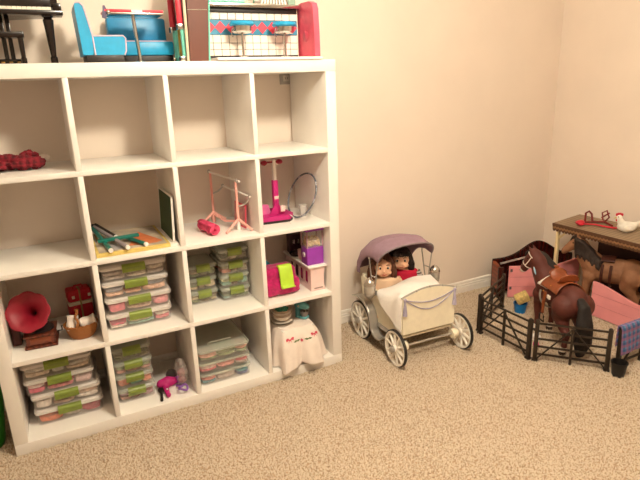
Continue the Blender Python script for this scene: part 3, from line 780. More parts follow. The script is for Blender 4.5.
def roll2(u, v):
    a = u*2.5*2*PI; q = .005+.018*u; return (q*math.cos(a), (v-.5)*.09, .012+q*math.sin(a))
G().grid(roll2, 60, 4).build('towel', mat('towel_teal', '2c8a9c', .9, bump=.4, bscale=200), t2, solid=.003)
t2 = thing('doll_shoe', 'dark pink doll boot tucked behind the magenta bag', 'shoe', (1.145, .26, FZ[2]))
G().box((-.025, -.06, 0), (.025, .06, .015), .01, seg=3).build('sole', DARK, t2)
G().prism([(-.06, .015), (.06, .015), (.06, .12), (.03, .15), (.01, .13), (-.01, .06), (-.06, .04)], (-.02, 0, 0), (0, 1, 0), (0, 0, 1), .04).build('upper', MAGENTA, t2)

t = thing('concession_counter', 'pale pink toy concession counter with curved end beside the magenta bag', 'counter', (1.395, .05, FZ[2]))
ep = [(-.042, 0), (.036, 0), (.030, .03), (.030, .08), (.038, .122), (-.042, .122)]
G().prism(ep, (0, .016, 0), (1, 0, 0), (0, 0, 1), .016).build('end_panel', PALEPINK, t)
G().prism(ep, (0, .30, 0), (1, 0, 0), (0, 0, 1), .012).build('end_panel', PALEPINK, t)
G().box((-.042, .016, 0), (-.036, .29, .03)).build('side_lower_rail', PALEPINK, t)
G().box((-.042, .016, .095), (-.036, .29, .122)).build('side_upper_rail', PALEPINK, t)
for y in (.016, .075, .13, .19, .25): G().box((-.0422, y, .03), (-.036, y+.02, .095)).build('stile', PALEPINK, t)
for i, y in enumerate((.036, .095, .15, .21)): G().box((-.034, y, .03), (-.03, y+.04, .095)).build('inset_panel', MAGENTA if i < 2 else mat('inset_dark', '5a2438', .5), t)
G().box((-.036, .016, 0), (.02, .29, .03)).build('floor_panel', PALEPINK, t)
G().box((-.056, -.012, .122), (.044, .31, .131), .003).build('worktop', WHITE, t)
G().box((-.025, -.0012, .010), (.022, .0, .016)).build('foot_slot', mat('slot_grey', '9a8078', .6), t)
t = thing('popcorn_machine', 'purple toy popcorn machine with clear popcorn window', 'popcorn machine', (1.391, .100, FZ[2]+.131))
G().box((-.046, -.035, 0), (.044, .035, .088), .003).build('base', PURPLE, t)
for x in (-.043, .041):
    for y in (-.032, .032): G().box((x-.003, y-.003, .088), (x+.003, y+.003, .17)).build('post', mat('machine_post', 'b89098', .4), t)
G().box((-.041, -.033, .088), (.039, -.0325, .17)).build('window_pane', GLASS, t)
G().box((-.0435, -.031, .088), (-.043, .031, .17)).build('window_pane', GLASS, t)
G().box((-.05, -.04, .17), (.048, .04, .184), .004).build('roof', PURPLE, t)
dr = G().lathe([(0, 0), (.013, 0), (.013, .004), (0, .006)], 20, Matrix.Translation((-.046, 0, .05)) @ Matrix.Rotation(-PI/2, 4, 'Y')).build('dial', WHITE, t)
G().box((-.052, -.003, .046), (-.05, .003, .054)).build('pointer', PURPLE, dr)
g = G(); random.seed(5)
for i in range(90): g.sph((random.uniform(-.034, .032), random.uniform(-.026, .026), .094+random.random()*.018*1.2+(.016 if i % 3 == 0 else 0)), random.uniform(.006, .009), 7, jit=.25, seed=i)
o = g.build('popcorn', POP); o.location = (1.391, .100, FZ[2]+.132); tag(o, 'heap of cream popcorn inside the purple machine window', 'popcorn', None, 'stuff')
t = thing('frying_pan', 'dark round toy pan on the pale pink counter', 'pan', (1.375, .255, FZ[2]+.131))
G().lathe([(0, 0), (.032, 0), (.04, .014), (.038, .014), (.031, .003), (0, .003)], 28).build('bowl', DARK, t)
G().tube([(-.0, -.038, .012), (-.005, -.06, .016)], .004, 8).build('handle', DARK, t)
G().lathe([(0, .004), (.03, .004), (.024, .022), (0, .03)], 24).build('lid', mat('pan_lid', '3c2a2c', .3), t)
t = thing('paper_cup', 'pink toy popcorn cup in front of the dark pan', 'cup', (1.365, .19, FZ[2]+.131))
G().lathe([(.010, 0), (.014, .05), (.0125, .05), (.009, .002), (0, .002)], 16).build('cup_wall', PALEPINK, t)
t = thing('soda_machine', 'dark toy soda dispenser at the back of the pale pink counter', 'dispenser', (1.40, .315, FZ[2]+.131))
G().box((-.045, -.02, 0), (.035, .025, .10), .004).build('body', mat('disp', '4a2a34', .4), t)
for x in (-.025, 0, .022): G().box((x-.006, -.03, .05), (x+.006, -.02, .075), .002).build('tap', CHROME, t)

# --- row 4, col 2 : hair dryer, brush, clear bag
t = thing('hair_dryer', 'magenta toy hair dryer lying in the bottom row', 'hair dryer', (.627, .09, FZ[3]), R(10))
g = G(); limb(g, [(-.02, .045, .026), (.01, .04, .028), (.035, .035, .026)], [.02, .026, .019]); limb(g, [(-.005, .035, .022), (-.012, -.0, .014), (-.02, -.045, .012)], [.013, .012, .011])
link('body', remeshed(g, .0035, 5), MAGENTA, t)
G().lathe([(.017, 0), (.018, .014), (.015, .014), (.014, .0)], 20, Matrix.Translation((.05, .032, .026)) @ Matrix.Rotation(PI/2, 4, 'Y'), closed=True).build('nozzle', PURPLE, t)
G().box((-.018, -.02, .024), (-.01, -.01, .027), .001).build('switch', WHITE, t)
t = thing('hair_brush', 'black doll hairbrush lying beside the magenta hair dryer', 'brush', (.590, .075, FZ[3]), R(80))
G().sph((.03, 0, .012), (.028, .016, .007), 18).build('head', DARK, t)
G().tube([(.005, 0, .012), (-.03, 0, .01), (-.055, 0, .008)], [.006, .0055, .007], 10).build('handle', DARK, t)
g = G()
for i in range(6):
    for j in range(3): g.cyl((.012+i*.007, -.008+j*.008, .005), (.012+i*.007, -.008+j*.008, .0005), .0012, .0008, 5)
g.build('bristles', BLACK, t)
t = thing('round_mirror', 'black round doll mirror leaning behind the hair dryer', 'mirror', (.655, .15, FZ[3]))
G().lathe([(0, -.003), (.026, -.003), (.026, .003), (0, .003)], 28, Matrix.Translation((0, 0, .05)) @ Matrix.Rotation(R(70), 4, 'X')).build('disc', DARK, t)
G().cyl((0, 0, .026), (0, -.004, .0), .005, seg=10).build('handle', DARK, t)
t = thing('curling_iron', 'purple looped toy hair tool right of the hair dryer', 'hair tool', (.683, .050, FZ[3]))
G().tube([(.02*math.cos(a), .02*math.sin(a), .024+.006*math.sin(2*a)) for a in [2*PI*i/24 for i in range(24)]], .005, 8, closed=True).build('loop', mat('violet', '8a5ca8', .4), t)
G().tube([(.0, .02, .022), (-.008, .04, .014), (-.016, .058, .01)], .006, 8).build('handle', mat('violet', '8a5ca8', .4), t)
g = G(); g.sph((0, 0, .0), (.03, .05, .05), 20, jit=.18, seed=5)
me = remeshed(g, .004, 3)
for v in me.vertices: v.co += v.normal*noise.noise(v.co*45)*.004; v.co.z = max(v.co.z, -.045)
o = link('clear_bag', me, mat('bag_clear', 'f2e4de', .1, alpha=.30)); o.location = (.699, .13, FZ[3]+.065); o.scale = (1, 1.1, 1.4); tag(o, 'crinkled clear plastic bag against the divider in the bottom row', 'bag')
g = G()
for i, (x, y, z_) in enumerate(((0, 0, .022), (.004, .018, .04), (-.004, -.018, .03), (0, .004, .058))): g.sph((x, y, z_), (.017, .02, .015), 14, jit=.3, seed=i+20)
o = g.build('doll_accessories', mat('dusty_pink', 'b87a80', .7, var=.3, scale=60)); o.location = (.699, .13, FZ[3]+.004); tag(o, 'dusty pink doll accessories inside the clear plastic bag', 'accessories', None, 'stuff')

# --- row 4, col 4 : little table, cloth, dishes, mixer
t = thing('doll_table', 'small white doll table hidden under the embroidered cloth', 'table', (1.262, .145, FZ[3]))
G().box((-.085, -.120, .182), (.085, .12, .192), .003).build('table_top', WHITE, t)
for x in (-.075, .075):
    for y in (-.108, .108): G().cyl((x, y, 0), (x, y, .182), .008, .01, 12).build('leg', WHITE, t)
def drape(th, q):
    """polar drape: q 0..1 over the table top, 1..2 hanging"""
    hw, hd = .0885, .1235
    c, s = math.cos(th), math.sin(th); n = 5
    k = 1/((abs(c)/hw)**n+(abs(s)/hd)**n)**(1/n)
    ex, ey = c*k, s*k
    if q <= 1: return Vector((ex*q, ey*q, .1945))
    f = q-1
    cor = abs(math.sin(2*th))**1.5
    hang = .178+.035*cor
    front = max(0, -s)
    nrm = Vector((c/hw**2*hw*hw, s, 0)).normalized()
    fold = .013*math.sin(9*th+.6)*f+.008*math.sin(17*th)*f
    fl = (.012+.018*cor)*math.sin(min(f*2, 1)*PI/2)+fold+.03*front*f
    rr = .004*(1-math.exp(-f*12))
    xx = ex+nrm.x*(fl+rr); yy = ey+nrm.y*(fl+rr)
    if c > .2: xx += .028*f*c
    xx = max(-.135, min(.170, xx)); yy = max(-.235, min(.195, yy))
    zz = .1945-hang*f
    if f > 0: zz = max(zz, .006 if yy+.145 > -.006 else -.025)
    return Vector((xx, yy, zz))
G_ = G(); cl = thing('tablecloth', 'white doll tablecloth embroidered with pink bows hanging over shelf edge', 'tablecloth', (1.262, .145, FZ[3]))
G_.grid(lambda u, v: drape(2*PI*u, v*2), 120, 40)
bmesh.ops.remove_doubles(G_.bm, verts=G_.bm.verts, dist=.0004)
G_.build('cloth', CLOTHW, cl, solid=.0018)
def emb(x, dz, poly_, mm, name):
    """small stitched motif lying on the front of the cloth"""
    th = math.atan2(-.1235, x); p = drape(th, 1+dz); p2 = drape(th, 1+dz+.05); p3 = drape(th+.04, 1+dz)
    u = (p3-p).normalized(); v = (p-p2).normalized(); n = u.cross(v); poly_ = [(a*1.35, b*1.35) for a, b in poly_]
    if n.y > 0: n = -n
    g = G(); g.prism(poly_, p+n*.0016, u, v, .0008 if u.cross(v).dot(n) > 0 else -.0008); g.build(name, mm, cl, smooth=False)
bow = [(-.016, .006), (-.008, .008), (-.002, .002), (.002, .002), (.008, .008), (.016, .006), (.014, -.004), (.004, -.001), (.006, -.011), (.001, -.003), (-.001, -.003), (-.006, -.011), (-.004, -.001), (-.014, -.004)]
PKS = mat('stitch_red', 'd85868', .9)
emb(-.05, .22, bow, PKS, 'bow_stitch'); emb(.062, .22, bow, PKS, 'bow_stitch')
flw = [(.008*(1 if i % 2 else .55)*math.cos(2*PI*i/12), .008*(1 if i % 2 else .55)*math.sin(2*PI*i/12)) for i in range(12)]
emb(.004, .34, flw, PKS, 'flower_stitch')
lf = [(-.01, 0), (0, .004), (.01, 0), (0, -.004)]
for x in (-.026, -.014, .022, .034): emb(x, .32-abs(x)*.8, lf, LEAFG, 'leaf_stitch')
CT = FZ[3]+.1965
for k, (r_, col_) in enumerate(((.05, 'a89888'), (.046, 'e4d8cc'))):
    o = G().lathe([(0, 0), (r_*.6, 0), (r_, .006), (r_, .008), (r_*.6, .003), (0, .003)], 32).build('plate', mat('plate_'+col_, col_, .3)); o.location = (1.215, .115, CT+k*.0085); o.scale = (1.15, 1.15, 1)
    tag(o, ('brown-rimmed plate at the bottom of the dish stack' if k == 0 else 'cream plate just under the stacked bowls'), 'plate', 'stacked doll dishes')
for k in range(4):
    o = G().lathe([(0, 0), (.022, 0), (.036, .012), (.042, .022), (.040, .022), (.034, .013), (.02, .003), (0, .003)], 32).build('bowl', mat('bowl_cream' if k % 2 == 0 else 'bowl_tan', 'f0e4d6' if k % 2 == 0 else 'd0b8a2', .3))
    o.location = (1.215, .115, CT+.0175+k*.011); o.scale = (1.25, 1.25, 1.25)
    tag(o, ['lowest cream bowl of the dish stack', 'tan bowl, second from the bottom of the dish stack', 'cream bowl under the topmost bowl', 'topmost tan bowl holding green salad'][k], 'bowl', 'stacked doll dishes')
g = G()
for i in range(14):
    a = i*2.4; q = .022*math.sqrt(i/14); g.sph((q*math.cos(a), q*math.sin(a), .012+.004*math.sin(i)), (.009, .007, .005), 9, jit=.4, seed=i)
o = g.build('salad', TEALF); o.location = (1.215, .115, CT+.0175+.037); o.scale = (1.25, 1.25, 1.25); tag(o, 'teal green toy salad in the top bowl', 'salad', None, 'stuff')
t = thing('stand_mixer', 'teal toy stand mixer with grey bowl on the white cloth', 'mixer', (1.322, .12, CT), R(-60))
G().box((-.025, -.02, 0), (.04, .02, .012), .005, seg=3).build('base', TEALL, t)
G().prism([(-.025, .01), (0, .01), (-.004, .055), (-.024, .055)], (0, .014, 0), (1, 0, 0), (0, 0, 1), .028).build('column', TEALL, t)
g = G(); limb(g, [(-.02, 0, .065), (.015, 0, .068), (.036, 0, .066)], [.017, .02, .015]); link('motor_head', remeshed(g, .003, 4), TEALL, t)
G().cyl((.022, 0, .052), (.022, 0, .036), .004).build('whisk', CHROME, t)
G().lathe([(0, .012), (.014, .012), (.02, .025), (.022, .04), (.0205, .04), (.0185, .025), (.012, .014), (0, .014)], 24, Matrix.Translation((.022, 0, 0))).build('bowl', GREYB, t)
G().sph((.0, -.02, .068), .005, 10).build('knob', CHROME, t)

# ================================================================== GREEN BAG BESIDE THE SHELF
t = thing('green_tote', 'bright green tote bag with orange print on the carpet left of shelf', 'bag', (-.16, .16, 0), R(0))
g = G()
for z_, a, b in ((.0, .125, .07), (.05, .14, .08), (.14, .145, .08), (.22, .148, .075), (.28, .15, .07)): pass
def tote(u, v):
    a = 2*PI*u; k = 1+.06*math.sin(3*a+v*3)*v; hw = (.118+.03*v)*k; hd = (.075-.01*v)
    c, s = math.cos(a), math.sin(a); n = 4; q = 1/((abs(c)/hw)**n+(abs(s)/hd)**n)**(1/n)
    return (c*q-.005, s*q, .002+v*.30)
g.grid(tote, 48, 12); bmesh.ops.remove_doubles(g.bm, verts=g.bm.verts, dist=.0005)
g.build('bag_body', BAGGREEN, t, solid=.003)
G().prism([(.1*math.cos(a), .08*math.sin(a)) for a in [2*PI*i/14 for i in range(14)]], (-.01, .07, .006), (1, 0, 0), (0, 1, 0), .004).build('bag_bottom', BAGGREEN, t)
for k, (r_, mm) in enumerate(((.052, ORANGE), (.03, mat('print_light', 'e8a05c', .6)))):
    G().prism([(r_*math.cos(2*PI*i/24), r_*1.15*math.sin(2*PI*i/24)) for i in range(24)], (.065, -.077-.0012*k, .15), (1, 0, 0), (0, .05, 1), .0012).build('round_print', mm, t)
G().tube([(-.06+.12*i/12, -.07, .30+.07*math.sin(PI*i/12)) for i in range(13)], .006, 8).build('handle', BAGGREEN, t)
G().tube([(-.06+.12*i/12, .07, .30+.07*math.sin(PI*i/12)) for i in range(13)], .006, 8).build('handle', BAGGREEN, t)

# ================================================================== DOLL CARRIAGE
car = thing('doll_carriage', 'cream doll carriage with lavender hood and four spoked wheels', 'carriage', (1.918, 0, 0), R(-2.4))
def wheel(x, y, r_, sgn):
    Mw = Matrix.Translation((x, y, r_)) @ Matrix.Rotation(PI/2, 4, 'Y')
    wt = G().lathe([(r_-.016, -.008), (r_-.006, -.009), (r_-.006, .009), (r_-.016, .008)], 40, Mw, closed=True).build('wheel_rim', WHEELW, car)
    G().lathe([(r_-.007, -.0085), (r_, -.006), (r_, .006), (r_-.007, .0085)], 40, Mw, closed=True).build('tyre', TYRE, wt)
    for k in range(10):
        a = 2*PI*k/10+.15
        G().cyl((x, y+.018*math.cos(a), r_+.018*math.sin(a)), (x, y+(r_-.013)*math.cos(a), r_+(r_-.013)*math.sin(a)), .0085, .0058, 8).build('spoke', WHEELW, wt)
    G().lathe([(0, -.016), (.02, -.016), (.024, -.006), (.024, .006), (.02, .016), (0, .016)], 20, Mw).build('hub', WHEELW, wt)
    G().lathe([(.018, 0), (.016, .014), (.008, .022), (0, .024)], 20, Matrix.Translation((x+sgn*.014, y, r_)) @ Matrix.Rotation(sgn*PI/2, 4, 'Y')).build('hub_cap', SILVER, wt)
for s in (-1, 1):
    wheel(s*.203, -.176, .097, s); wheel(s*.203, .182, .109, s)
for y, z_ in ((-.176, .097), (.182, .109)):
    G().cyl((-.19, y, z_), (.19, y, z_), .006, seg=12).build('axle', SILVER, car)
    for s in (-1, 1): G().cyl((s*.14, y, z_), (s*.172, y, z_), .024, .024, 20).build('axle_collar', CARB, car)
# tub
side = [(-.165, .155), (-.10, .128), (.12, .128), (.20, .16), (.235, .24), (.25, .34), (.20, .345), (.12, .315), (.05, .30), (-.04, .295), (-.12, .33), (-.165, .352)]
for s in (-1, 1): G().prism(side, (s*.158-.006, 0, 0), (0, 1, 0), (0, 0, 1), .012).build('side_panel', CARB, car)
fp = [(-.158, .155), (.158, .155), (.164, .35)] + [(.164-.328*i/12, .352+.033*math.sin(PI*i/12)) for i in range(13)]
G().prism(fp, (0, -.158, 0), (1, 0, 0), (0, 0, 1), .014).build('front_panel', CARB, car)
G().tube([(.166-.332*i/16, -.166, .354+.033*math.sin(PI*i/16)) for i in range(17)], .005, 8).build('front_rail', SILVER, car)
for x in (-.165, -.08, .0, .08, .165): G().sph((x, -.170, .356+.033*math.sin(PI*(x+.166)/.332)), .006, 10).build('rail_stud', SILVER, car)
G().box((-.155, -.158, .128), (.155, .2, .14), .003).build('floor_pan', CARB, car)
G().prism([(-.158, .13), (.158, .13), (.16, .36), (-.16, .36)], (0, .24, 0), (1, 0, 0), (0, 0, 1), .014).build('back_panel', CARB, car)
G().box((-.15, .06, .141), (.15, .235, .149), .003).build('seat', mat('seat_lilac', 'a894a8', .8), car)
# swags and tassels
for k, dip in enumerate((.045, .085)):
    G().tube([(-.15+.30*i/20, -.176, .345-dip*math.sin(PI*i/20)+.012*abs(math.sin(PI*i/20*1.0))) for i in range(21)], .0026, 6).build('swag', LILAC, car)
for x in (-.152, .152):
    ts = G().lathe([(.004, 0), (.007, -.01), (.005, -.018), (.01, -.06), (.012, -.085), (0, -.085)], 12, Matrix.Translation((x, -.178, .348))).build('tassel', LILAC, car)
    G().sph((x, -.178, .348), .008, 10).build('tassel_knot', LILAC, ts)
# mudguards: curved band over rear wheel running down to a step and up over front wheel
for s in (-1, 1):
    pts = [(.10, .225), (.06, .20), (.035, .15), (.02, .10), (-.01, .085), (-.05, .085), (-.08, .10)]
    g = G()
    def band(u, v, s=s):
        p = catmull([Vector((0, a, b)) for a, b in [(.255, .235), (.2, .245), (.14, .238), (.085, .205), (.06, .15), (.045, .10), (.0, .078), (-.04, .085), (-.085, .12)]], u)
        return (s*(.17+v*.05), p.y, p.z)
    g.grid(band, 40, 4).build('mudguard', SILVER, car, solid=.005)
    G().box((s*.15, -.05, .115), (s*.175, .06, .135), .004).build('step_bracket', SILVER, car)
# lanterns
for s in (-1, 1):
    P = Vector((s*.210, .075, .278)); LS = Matrix.Translation(P) @ Matrix.Scale(1.28, 4)
    ln = G().lathe([(0, 0), (.012, .002), (.02, .012), (.022, .02)], 18, LS).build('lantern', SILVER, car)
    G().lathe([(.021, .02), (.023, .03), (.023, .056), (.021, .062)], 18, LS).build('lantern_glass', mat('lantern_glass', 'c9c2b8', .15, .5), ln)
    G().lathe([(.025, .062), (.022, .074), (.012, .086), (.004, .09), (0, .095)], 18, LS).build('lantern_cap', CHROME, ln)
    G().cyl(P+Vector((-s*.02, 0, .02)), (s*.16, .075, .30), .012, .012, 12).build('lantern_bracket', mat('lantern_bracket', '8a8682', .4, .5), ln)
# hood
HP = Vector((0, .125, .362))
bows = [(-.125, .205), (-.02, .222), (.09, .20), (.175, .135), (.222, .06), (.228, -.005)]
def hood(u, v):
    vec = catmull([Vector((0, a, b)) for a, b in bows], v)
    q = (u-.5)*2
    a = q*PI/2*1.0
    n = 2.6
    cx = abs(math.sin(a))**(2/n)*(1 if q > 0 else -1); cz = abs(math.cos(a))**(2/n)
    low = .56
    hgt = low+(1-low)*cz
    sc = 1-.012*abs(math.sin(v*5*PI))
    return Vector((cx*.172*sc, HP.y+vec.y*hgt, HP.z+vec.z*hgt*sc))
G().grid(hood, 36, 30).build('hood', [LAV], car, solid=.004)
for k in range(1, 5):
    G().tube([hood(i/24, k/5)*1.0+Vector((0, 0, .0015)) for i in range(25)], .003, 6).build('hood_seam', LAV, car)
G().tube([hood(i/36, 0) for i in range(37)], .0045, 8).build('hood_bow', mat('bow_grey', '8a7a80', .5), car)
for s in (-1, 1):
    e = 0.0 if s < 0 else 1.0
    G().cyl((s*.172, .085, .30), hood(e, 0), .0035, seg=8).build('hood_strut', SILVER, car)
    G().cyl((s*.172, .105, .30), hood(e, .3), .0035, seg=8).build('hood_strut', SILVER, car)
    G().cyl((s*.172, .06, .39), (s*.172, .12, .385), .003, seg=8).build('strut_link', SILVER, car)
    G().sph((s*.168, .095, .30), .011, 12).build('strut_pivot', SILVER, car)

# --- dolls
def doll(name, label, loc, rz, hairm, dressm, sleevem, hairlong, tilt, z0):
    t = thing(name, label, 'doll', loc, rz); t.scale = (1.13, 1.13, 1.13)
    g = G()
    HC = Vector((tilt*.02, -.006, .232))
    # torso, neck, head as one body; faces -y
    g.sph((0, .0, .03), (.055, .045, .04), 18); g.sph((0, .005, .095), (.05, .036, .065), 18); g.sph((0, .004, .148), (.055, .034, .032), 18)
    g.cyl((0, .004, .15), HC+Vector((0, .006, -.03)), .021, .02, 14)
    g.sph(HC+Vector((0, .006, .004)), (.047, .050, .050), 22); g.sph(HC+Vector((0, -.010, -.018)), (.036, .037, .034), 20)
    g.sph(HC+Vector((0, -.0475, -.013)), (.0062, .007, .006), 10)
    for s in (-1, 1):
        g.sph(HC+Vector((s*.024, -.034, -.022)), (.014, .012, .012), 12)
        g.sph(HC+Vector((s*.046, .008, -.008)), (.006, .009, .012), 10)
        limb(g, [(s*.054, .004, .150), (s*.068, -.008, .10), (s*.056, -.045, .072), (s*.045, -.066, .066)], [.022, .018, .015, .012], 12)
        for f in range(4): limb(g, [(s*(.053-f*.006), -.066, .066), (s*(.052-f*.007), -.088+abs(f-1.5)*.003, .062), (s*(.051-f*.007), -.097+abs(f-1.5)*.003, .056)], [.0042, .004, .0036], 7)
        limb(g, [(s*.036, -.064, .07), (s*.030, -.078, .07), (s*.029, -.086, .066)], [.0045, .004, .0036], 7)
        limb(g, [(s*.03, -.01, .03), (s*.036+.04, -.10, .04), (s*.036+.062, -.145, .02)], [.034, .026, .022], 12)
    me = remeshed(g, .0034, 4); link('body', me, SKIN, t)
    for s in (-1, 1):
        e = G().sph(HC+Vector((s*.0185, -.0375, .002)), (.0072, .005, .0068), 14).build('eye', EYEW, t)
        G().sph(HC+Vector((s*.0182, -.0415, .002)), (.0048, .003, .0056), 12).build('iris', EYE, e)
        G().tube([HC+Vector((s*.010, -.0445, .016)), HC+Vector((s*.018, -.0425, .019)), HC+Vector((s*.027, -.0385, .016))], .0014, 6).build('eyebrow', hairm, t)
    G().tube([HC+Vector((-.011, -.0445, -.029)), HC+Vector((-.004, -.048, -.0295)), HC+Vector((0, -.0482, -.031)), HC+Vector((.004, -.048, -.0295)), HC+Vector((.011, -.0445, -.029))], [.001, .0024, .0022, .0024, .001], 8).build('mouth', LIP, t)
    # hair: cap plus long locks, fringe
    g = G()
    g.sph(HC+Vector((0, .014, .012)), (.054, .050, .051), 22)
    for i in range(14):
        a = PI*(-.12)+i/13*PI*1.24
        dx, dy = math.cos(a), math.sin(a)
        b = HC+Vector((dx*.045, .012+dy*.036, .01))
        limb(g, [b, HC+Vector((dx*.056, .014+dy*.044, -.035)), HC+Vector((dx*.060, .016+dy*.046, -.035-hairlong))], [.016, .017, .012], 8)
    for i in range(9):
        if hairm is not HAIRD and 1 < i < 7: continue
        x = -.036+i*.009
        limb(g, [HC+Vector((x*.5, -.012, .056)), HC+Vector((x*.9, -.040, .040)), HC+Vector((x*1.08, -.0455, .024+.004*abs(i-4)/4 if hairm is HAIRD else .034))], [.012, .009, .004], 8)
    me = remeshed(g, .0036, 4)
    for v in me.vertices: v.co += v.normal*.0018*math.sin(90*math.atan2(v.co.y, v.co.x)*.5+v.co.z*40)
    link('hair', me, hairm, t)
    # dress
    def dress(u, v):
        a = 2*PI*u; pz = [(.176, .034, .028), (.166, .058, .040), (.12, .062, .046), (.07, .058, .046), (.035, .075, .062), (.0, .10, .10)]
        q = catmull([Vector(p) for p in pz], v); wv_ = 1+.06*max(0, v-.6)*math.sin(10*a)
        return (q.y*math.cos(a)*wv_, .004+q.z*math.sin(a)*wv_-.03*max(0, v-.6), q.x)
    g = G(); g.grid(dress, 40, 20); bmesh.ops.remove_doubles(g.bm, verts=g.bm.verts, dist=.0003); g.build('dress', dressm, t, solid=.003)
    for s in (-1, 1):
        G().tube([(s*.046, .004, .160), (s*.064, .0, .130), (s*.068, -.008, .10), (s*.062, -.026, .085)], [.024, .024, .021, .019], 14).build('sleeve', sleevem, t)
    return t
doll('doll', 'brown-haired doll in peach dress sitting at left in the carriage', (1.855, .135, .160), R(-24), HAIRB, PEACH, PEACH, .07, -1, 0)
doll('doll', 'dark-haired doll in red top sitting at right in the carriage', (1.990, .140, .176), R(-30), HAIRD, DRESSR, STRIPE, .06, -1.5, 0)

# --- blanket
rowsB = [[(1.744, .060, .296), (1.760, .062, .325), (1.85, .058, .334), (1.97, .056, .350), (2.080, .040, .352)],
         [(1.733, .0, .258), (1.752, .006, .318), (1.83, .005, .348), (1.95, .005, .362), (2.068, -.01, .350)],
         [(1.730, -.08, .225), (1.752, -.08, .330), (1.83, -.08, .352), (1.93, -.08, .360), (2.045, -.08, .340)],
         [(1.728, -.135, .195), (1.748, -.13, .348), (1.83, -.13, .350), (1.93, -.13, .352), (2.035, -.125, .338)],
         [(1.736, -.172, .172), (1.750, -.162, .352), (1.83, -.152, .345), (1.93, -.150, .346), (2.03, -.146, .336)]]
def blanket(u, v):
    rws = [catmull([Vector(p) for p in r_], u) for r_ in rowsB]
    p = catmull(rws, v); p.z += .003*math.sin(u*11+v*7)+.003*math.sin(v*13-u*5)
    return p
o = G().grid(blanket, 40, 40).build('doll_blanket', mat('blanket_white', 'fbf4ee', .95, var=.02, bump=.25, bscale=220), solid=.006)
tag(o, 'plain white doll blanket draped over both dolls and carriage front', 'blanket')

# ================================================================== TOY FENCE
def fence(A, B, label, h=.222, nb=5):
    A, B = Vector((*A, 0)), Vector((*B, 0)); d = B-A; L_ = d.length
    t = thing('fence_panel', label, 'fence', A, math.atan2(d.y, d.x), 'toy corral fence panels')
    for x in (0, L_): 
        po = G().box((x-.010, -.010, 0), (x+.010, .010, h), .003).build('post', FENCE, t)
        G().sph((x, 0, h), (.009, .009, .006), 10).build('post_cap', FENCE, po)
        G().box((x-.014, -.014, 0), (x+.014, .014, .012), .003).build('post_foot', FENCE, po)
    G().box((L_/2-.006, -.006, 0), (L_/2+.006, .006, h-.01), .002).build('stile', FENCE, t)
    for k in range(nb):
        z_ = .04+k*(h-.055)/(nb-1)
        G().box((.008, -.0045, z_-.0045), (L_-.008, .0045, z_+.0045), .001).build('rail', FENCE, t)
    for s in (0, 1):
        x0 = .012 if s == 0 else L_-.012
        a, b = Vector((x0, -.007, .02)), Vector((L_/2, -.007, h-.02)); q = (b-a); 
        G().box((-.0045, -.003, 0), (.0045, .003, q.length), .001, Matrix.Translation(a) @ q.to_track_quat('Z', 'Y').to_matrix().to_4x4()).build('brace', FENCE, t)
    return t
fence((2.34, -.085), (2.69, .085), 'dark toy fence panel running back towards the cherry doll bench')
fence((2.322, -.115), (2.325, -.455), 'dark toy fence panel facing the carriage')
fence((2.342, -.482), (2.555, -.728), 'dark toy fence panel in front of the saddled bay horse')
fence((2.608, -.748), (2.96, -.742), 'dark toy fence panel under the blue plaid cloth')

